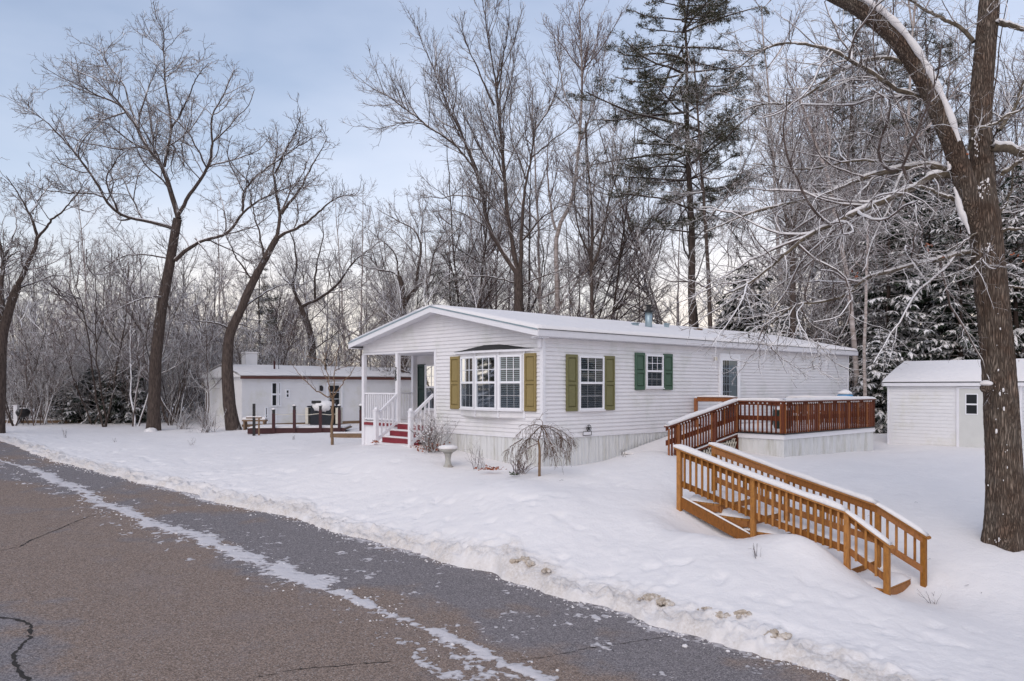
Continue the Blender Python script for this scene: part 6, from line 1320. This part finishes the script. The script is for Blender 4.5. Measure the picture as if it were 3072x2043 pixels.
# leaf litter patches
for (px, py, Z, w_, lab) in ((1466, 1358, 19.0, .35, 'heap of russet fallen leaves in the snow by the front skirting'), (1128, 1337, 22.8, .14, 'brown leaf lying on the snow before the red steps'), (1543, 1392, 18.2, .14, 'olive moss clump in the snow beneath the weeping tree')):
    X, Y, _ = at(px, py, Z); root = empty('leaf_litter', (X, Y, gz(X, Y)+.06), 0, lab, 'leaves'); mb = MB()
    for k in range(int(90*w_/.35)):
        c = (g_.normal(0, w_*.45), g_.normal(0, .06), abs(g_.normal(0, .035))+.03); a_ = g_.random()*6; mb.add([c, (c[0]+.05*cos(a_), c[1]+.05*sin(a_), c[2]+.03), (c[0]+.07*cos(a_+.6), c[1]+.03, c[2]+.01)], [(0, 1, 2)])
    o = mb.build('leaves', M['leaf'] if 'olive' not in lab else M['leafgreen'], root); o['kind'] = 'stuff'

# ---- weeping tree by the house corner
M['weep'] = snowy('brown_weeping_twigs', (.085, .05, .035), (.17, .115, .085), .5, .75, .9, .5, bump=0)
def weeping():
    Z = 18.1; g = np.random.default_rng(501); X, Y, _ = at(1618, 1405, Z); z0 = gz(X, Y); org = np.array([X, Y, z0]); root = empty('weeping_tree', tuple(org), 0, 'small weeping ornamental tree with drooping bare twigs at the house corner', 'tree')
    def W(pp, dz=0.): return [np.array(at(1340+x/6.533, 1180+y/6.533, Z+dz*k/(len(pp)-1)))-org for k, (x, y) in enumerate(pp)]
    tr = Acc(); ln = smooth_line([W([(1810, 1475)])[0] if False else np.array([0, 0, -.15])]+W([(1820, 1300), (1825, 1100), (1800, 960), (1790, 930)]), 20); tr.tubes(ln[None], np.linspace(.034, .026, 20)[None], 10)
    P, Rr = [], []
    for pp, dz in (([(1800, 940), (1830, 820), (1860, 680), (1890, 600), (1850, 530), (1780, 510)], -.1), ([(1860, 650), (1980, 650), (2080, 690), (2180, 760), (2300, 880), (2420, 1000)], .2), ([(1860, 620), (1720, 610), (1600, 640), (1500, 680), (1460, 740)], -.25), ([(1800, 940), (1740, 920), (1650, 860), (1560, 920), (1500, 1060)], .25),
                   ([(1790, 980), (1700, 1000), (1600, 1060), (1480, 1140), (1430, 1300)], -.2), ([(1880, 650), (1960, 800), (2000, 900), (2080, 1050), (2150, 1200), (2220, 1280)], -.3), ([(1860, 640), (1780, 700), (1650, 830), (1540, 950), (1440, 1080)], .35), ([(1890, 620), (2050, 640), (2200, 720), (2350, 800), (2500, 950)], -.35), ([(2180, 760), (2250, 900), (2260, 1050), (2350, 1180)], 0), ([(1860, 640), (1900, 800), (1930, 950), (1910, 1150)], .3), ([(1470, 900), (1350, 960), (1250, 1060), (1180, 1150)], .1)):
        l_ = smooth_line(W(pp, dz), 16, g, .006); P.append(l_); Rr.append(np.linspace(.016, .005, 16))
    P = np.array(P); Rr = np.array(Rr); cr_ = Acc(); cr_.tubes(P, Rr, 6)
    a = spawn(g, P, Rr, 26, (38, 20), .62, (.3, .95), 10, -.20, .10, .05, .008, .0048); cr_.tubes(*a, 4); b = spawn(g, *a, 8, (35, 15), .45, (.1, .38), 6, -.13, .10, .1, .008, .0038); cr_.tubes(*b, 3)
    link('trunk', tr.mesh('trunk'), M['timber'], root); link('crown', cr_.mesh('crown'), M['weep'], root)
    mb = MB(); pts = np.concatenate([P[:, 3:14].reshape(-1, 3), a[0][:, 1:3].reshape(-1, 3)])
    q = pts[g.random(len(pts)) < .35]
    for k, c in enumerate(q): V, F = blob((c[0], c[1], c[2]+.008), g.uniform(.006, .016), .4, k, 6, 4, .7); mb.add(V, F)
    mb.build('snow_load', M['snow'], root)
weeping()
# ---- young tree by the neighbour
hero('young_tree', 'young bare tree with a thin tan trunk standing before the mobile home', 'tree', 26.5, (996, 1326), [
    ([(996, 1326), (996, 1260), (999, 1190)], .055, .045), ([(999, 1192), (985, 1190), (960, 1180), (930, 1150), (900, 1120), (870, 1085)], .03, .008), ([(999, 1195), (1003, 1150), (1005, 1110), (1008, 1080), (1020, 1040)], .028, .008),
    ([(999, 1192), (980, 1160), (982, 1120), (975, 1080), (965, 1040)], .028, .008), ([(980, 1150), (960, 1110), (940, 1090)], .016, .006), ([(1002, 1190), (1025, 1160), (1045, 1130), (1060, 1110), (1080, 1085)], .026, .007), ([(985, 1100), (1000, 1080), (1010, 1050), (1040, 1020)], .016, .006), ([(1005, 1110), (1025, 1100), (1050, 1080), (1085, 1065)], .016, .006), ([(978, 1090), (950, 1070), (915, 1060), (890, 1045)], .014, .006), ([(975, 1080), (985, 1050), (980, 1020)], .012, .005)],
     [(1.6, (45, 14), .35, (.2, .9), 8, .05, .12, .15, .009, .006), (2.2, (42, 14), .4, (.12, .5), 5, .04, .12, .1, .009, .005)], 601, 'timber', 'twig_snow', dz=.8)

# ---- white pines
def pine(name, label, Z, px, py_base, py_first, h, R0, seed, k=1., dens=1.0, lean=0., shape=None):
    g = np.random.default_rng(seed); X = (px-CX)/FPX*Z; z0 = gz(X, Z); root = empty(name, (X, Z, z0), 0, label, 'pine')
    tr = Acc(); t = np.linspace(0, 1, 26); ln = np.stack([lean*t*h+np.cumsum(g.normal(0, .03, 26)), np.cumsum(g.normal(0, .03, 26)), h*t-.3], 1); rr = np.maximum(.25*k*(1-t*.9), .03); rr[0] *= 1.2; tr.tubes(ln[None], rr[None], 14)
    zf = (HY-py_first)/FPX*Z+CZ-z0; zs = np.arange(zf, h*.99, .66); o, d, Ls = [], [], []
    for z in zs:
        q = (z-zf)/(h-zf); prof = np.interp(q, [0, .15, .45, .75, 1], shape or [.55, .9, 1, .75, .15])
        for j in range(5):
            a = g.uniform(0, 6.28); f = z/h; o.append([lean*z+0, 0, z+g.uniform(-.08, .08)]); d.append([cos(a), sin(a), g.uniform(-.05, .22)]); Ls.append(R0*prof*g.uniform(.45, 1.1))
    o, d, Ls = np.array(o), np.array(d), np.array(Ls); n = len(o); P = np.empty((n, 9, 3)); P[:, 0] = o; d /= np.linalg.norm(d, axis=1, keepdims=True)
    for q in range(1, 9): d = d+g.normal(0, .07, (n, 3)); d[:, 2] += (.045 if q > 4 else -.03); d /= np.linalg.norm(d, axis=1, keepdims=True); P[:, q] = P[:, q-1]+d*(Ls/8)[:, None]
    r = (Ls*.012)[:, None]*np.linspace(1, .3, 9)[None]+.012; tr.tubes(P, r, 5)
    a = spawn(g, P, r, 2.3*dens, (48, 12), .38, (.4, 1.5), 6, .03, .10, .30, .010, .012, flat=.85); tr.tubes(*a, 4)
    b = spawn(g, *a, 2.8*dens, (46, 14), .5, (.2, .6), 4, .05, .1, .2, .010, .009, flat=.7); tr.tubes(*b, 3)
    tips = np.concatenate([a[0][:, 2:].reshape(-1, 3), b[0][:, 1:].reshape(-1, 3), P[:, 6:].reshape(-1, 3)]); tips = tips[g.random(len(tips)) < .8]; K = len(tips); nn = 9
    c = np.repeat(tips, nn, 0)+g.normal(0, .05, (K*nn, 3)); dr = g.normal(size=(K*nn, 3)); dr[:, 2] = dr[:, 2]*.5+.25; dr /= np.linalg.norm(dr, axis=1, keepdims=True)
    upv = np.cross(np.cross(dr, [0, 0, 1.]), dr); upv /= np.linalg.norm(upv, axis=1, keepdims=True)+1e-6; L = g.uniform(.12, .24, K*nn); nd_ = Acc(); nd_.add(*cards(c, dr, upv, L, L*.085, .1))
    m_ = g.random(K) < .5; q = tips[m_]; w = g.uniform(.03, .075, len(q)); V = np.stack([q+np.array([-1, -.3, 0])*w[:, None], q+np.array([.2, -1, 0])*w[:, None], q+np.array([1, .3, 0])*w[:, None], q+np.array([-.2, 1, 0])*w[:, None]], 1); V[..., 2] += .03; top = q.copy(); top[:, 2] += .03+w*.7
    VV = np.concatenate([V, top[:, None]], 1).reshape(-1, 3); bb = np.arange(len(q))[:, None]*5; FF = np.concatenate([bb+np.array([[a0, (a0+1) % 4, 4]]) for a0 in range(4)])
    link('trunk', tr.mesh('trunk'), M['bark'], root); link('crown', nd_.mesh('crown', False), M['needles'], root); link('snow_load', np_mesh('snow_load', VV, FF, False), M['snow'], root)
pine('pine_tree', 'tall white pine with a straight trunk and ragged dark crown behind the house roof', 39.5, 2088, 1260, 700, 23, 5.3, 701, 1., 1.05, -.035)
pine('pine_tree', 'dense dark pine high behind the near oak limbs, right of the white-barked birch', 45, 2560, 1260, 620, 24, 3.8, 702, .9, .8, .0)
pine('pine_tree', 'dark pine directly behind the fork of the near oak', 47, 2780, 1260, 560, 24, 3.8, 703, .9, .7, .0)
pine('pine_tree', 'short pine clump behind the mobile home, between the two oaks', 50, 770, 1260, 1120, 9.6, 1.9, 704, .6, .8, .02, [.8, 1, .9, .6, .1])
pine('pine_tree', 'dim pine behind the gable peak, right of the low-forked tree', 52, 1350, 1260, 1000, 12.5, 2.2, 705, .6, .8, .0, [.9, 1, .8, .6, .1])

# trees at both sides, outside the view: the windows mirror them
ordn_ = ['first', 'second', 'third', 'fourth', 'fifth', 'sixth', 'seventh']
for k, (x, y, kk) in enumerate(((-26, 14, 1.1), (-30, 20, 1.2), (-34, 11, 1.0), (-38, 24, 1.2), (-24, 24, .9), (-42, 16, 1.2), (-36, 30, 1.1), (27, 16, 1.1), (31, 9, 1.2), (34, 20, 1.1), (38, 13, 1.2), (30, 26, 1.0), (40, 26, 1.2), (26, 4, 1.1))):
    if k % 2 == 0: place(first[k % 5 if k % 5 in first else 0], x, y, kk, k*1.7, f'bare tree at the side of the lot, {ordn_[k//2]} of its group')
    else:
        r_ = conifer('spruce_tree', sA if k % 3 else sB, f'dark snow-laden spruce at the side of the lot, {ordn_[k//2]} of its group', 'spruce', 'spruces at the sides of the lot', 1536+x/y*2394, y, kk, k*1.1)
bands = [(-999, 150, 'at the far left of the woods'), (150, 440, 'left of the big oak'), (440, 700, 'between the two oaks'), (700, 960, 'behind the mobile home'), (960, 1200, 'behind the porch end of the house'), (1200, 1440, 'above the house gable'), (1440, 1640, 'by the largest tree'), (1640, 1830, 'left of the chimney'), (1830, 2060, 'left of the tall pine'), (2060, 2300, 'just right of the tall pine'), (2300, 2520, 'around the dark forked tree'), (2520, 2700, 'left of the shed'), (2700, 2960, 'behind the shed'), (2960, 9999, 'right of the near oak trunk')]
ordn = ['first', 'second', 'third', 'fourth', 'fifth', 'sixth', 'seventh', 'eighth', 'ninth']
kinds = {'slim bare grey': 'slim grey', 'twin-stemmed': 'twin-stemmed', 'crooked bare': 'crooked dark', 'tall pale': 'pale-barked', 'bare double': 'snowy double-trunked', 'slender snow': 'slender', 'spreading sap': 'spreading', 'dark sapling': 'dark arching'}
coll = {}
for o in bpy.data.objects:
    if o.parent is None and o.get('group') in (G_W, 'saplings along the wood edge') and o.location.y > 36 and abs(o.location.x/o.location.y) < .72:
        px = o.location.x/o.location.y*FPX+CX; kd = next(v for k, v in kinds.items() if o['label'].startswith(k)); bn = next(b for b in bands if b[0] <= px < b[1])[2]
        coll.setdefault((o['category'], kd, bn), []).append((px, o))
for (ct, kd, bn), L_ in coll.items():
    L_.sort(key=lambda q: q[0])
    for k, (px, o) in enumerate(L_):
        what = 'bare tree' if ct == 'tree' else 'sapling clump'
        o['label'] = f'{kd} {what} {bn}' if len(L_) == 1 else f'{kd} {what} {bn}, {ordn[min(k, 8)]} such from the left'
for o in bpy.data.objects:
    if o.name.split('.')[0] in ('snow_load', 'snow_fleck', 'leaves'): o['kind'] = 'stuff'
g_ = np.random.default_rng(88)
def litter():
    acc = Acc(); n = 70; px = g_.uniform(200, 3000, n); py = g_.uniform(1420, 1900, n); P = []
    for a_, b_ in zip(px, py):
        Z = 20.
        for _ in range(30): Z = .5*Z+.5*(-(float(ground(np.array([(a_-CX)/FPX*Z]), np.array([Z]))[0])))*FPX/(b_-HY)
        X = (a_-CX)/FPX*Z; s_, n_ = sn(X, Z)
        if n_-float(n_edge(s_)) < 1.2: continue
        th = g_.uniform(0, 6.28); L = g_.uniform(.04, .16); z = gz(X, Z)+.02; P.append([[X+cos(th)*L*t, Z+sin(th)*L*t, z+.03*sin(t*3)*g_.random()] for t in (0, .5, 1)])
    P = np.array(P); acc.tubes(P, np.full(P.shape[:2], .004), 4); o = link('twig_litter', acc.mesh('twig_litter'), M['bark']); tag(o, 'tiny fallen twigs scattered over the snow of the front yard', 'twigs', kind='stuff')
litter()
print('TRIS', sum(len(m.polygons)*2 for m in bpy.data.meshes), 'objs', len(bpy.data.objects))
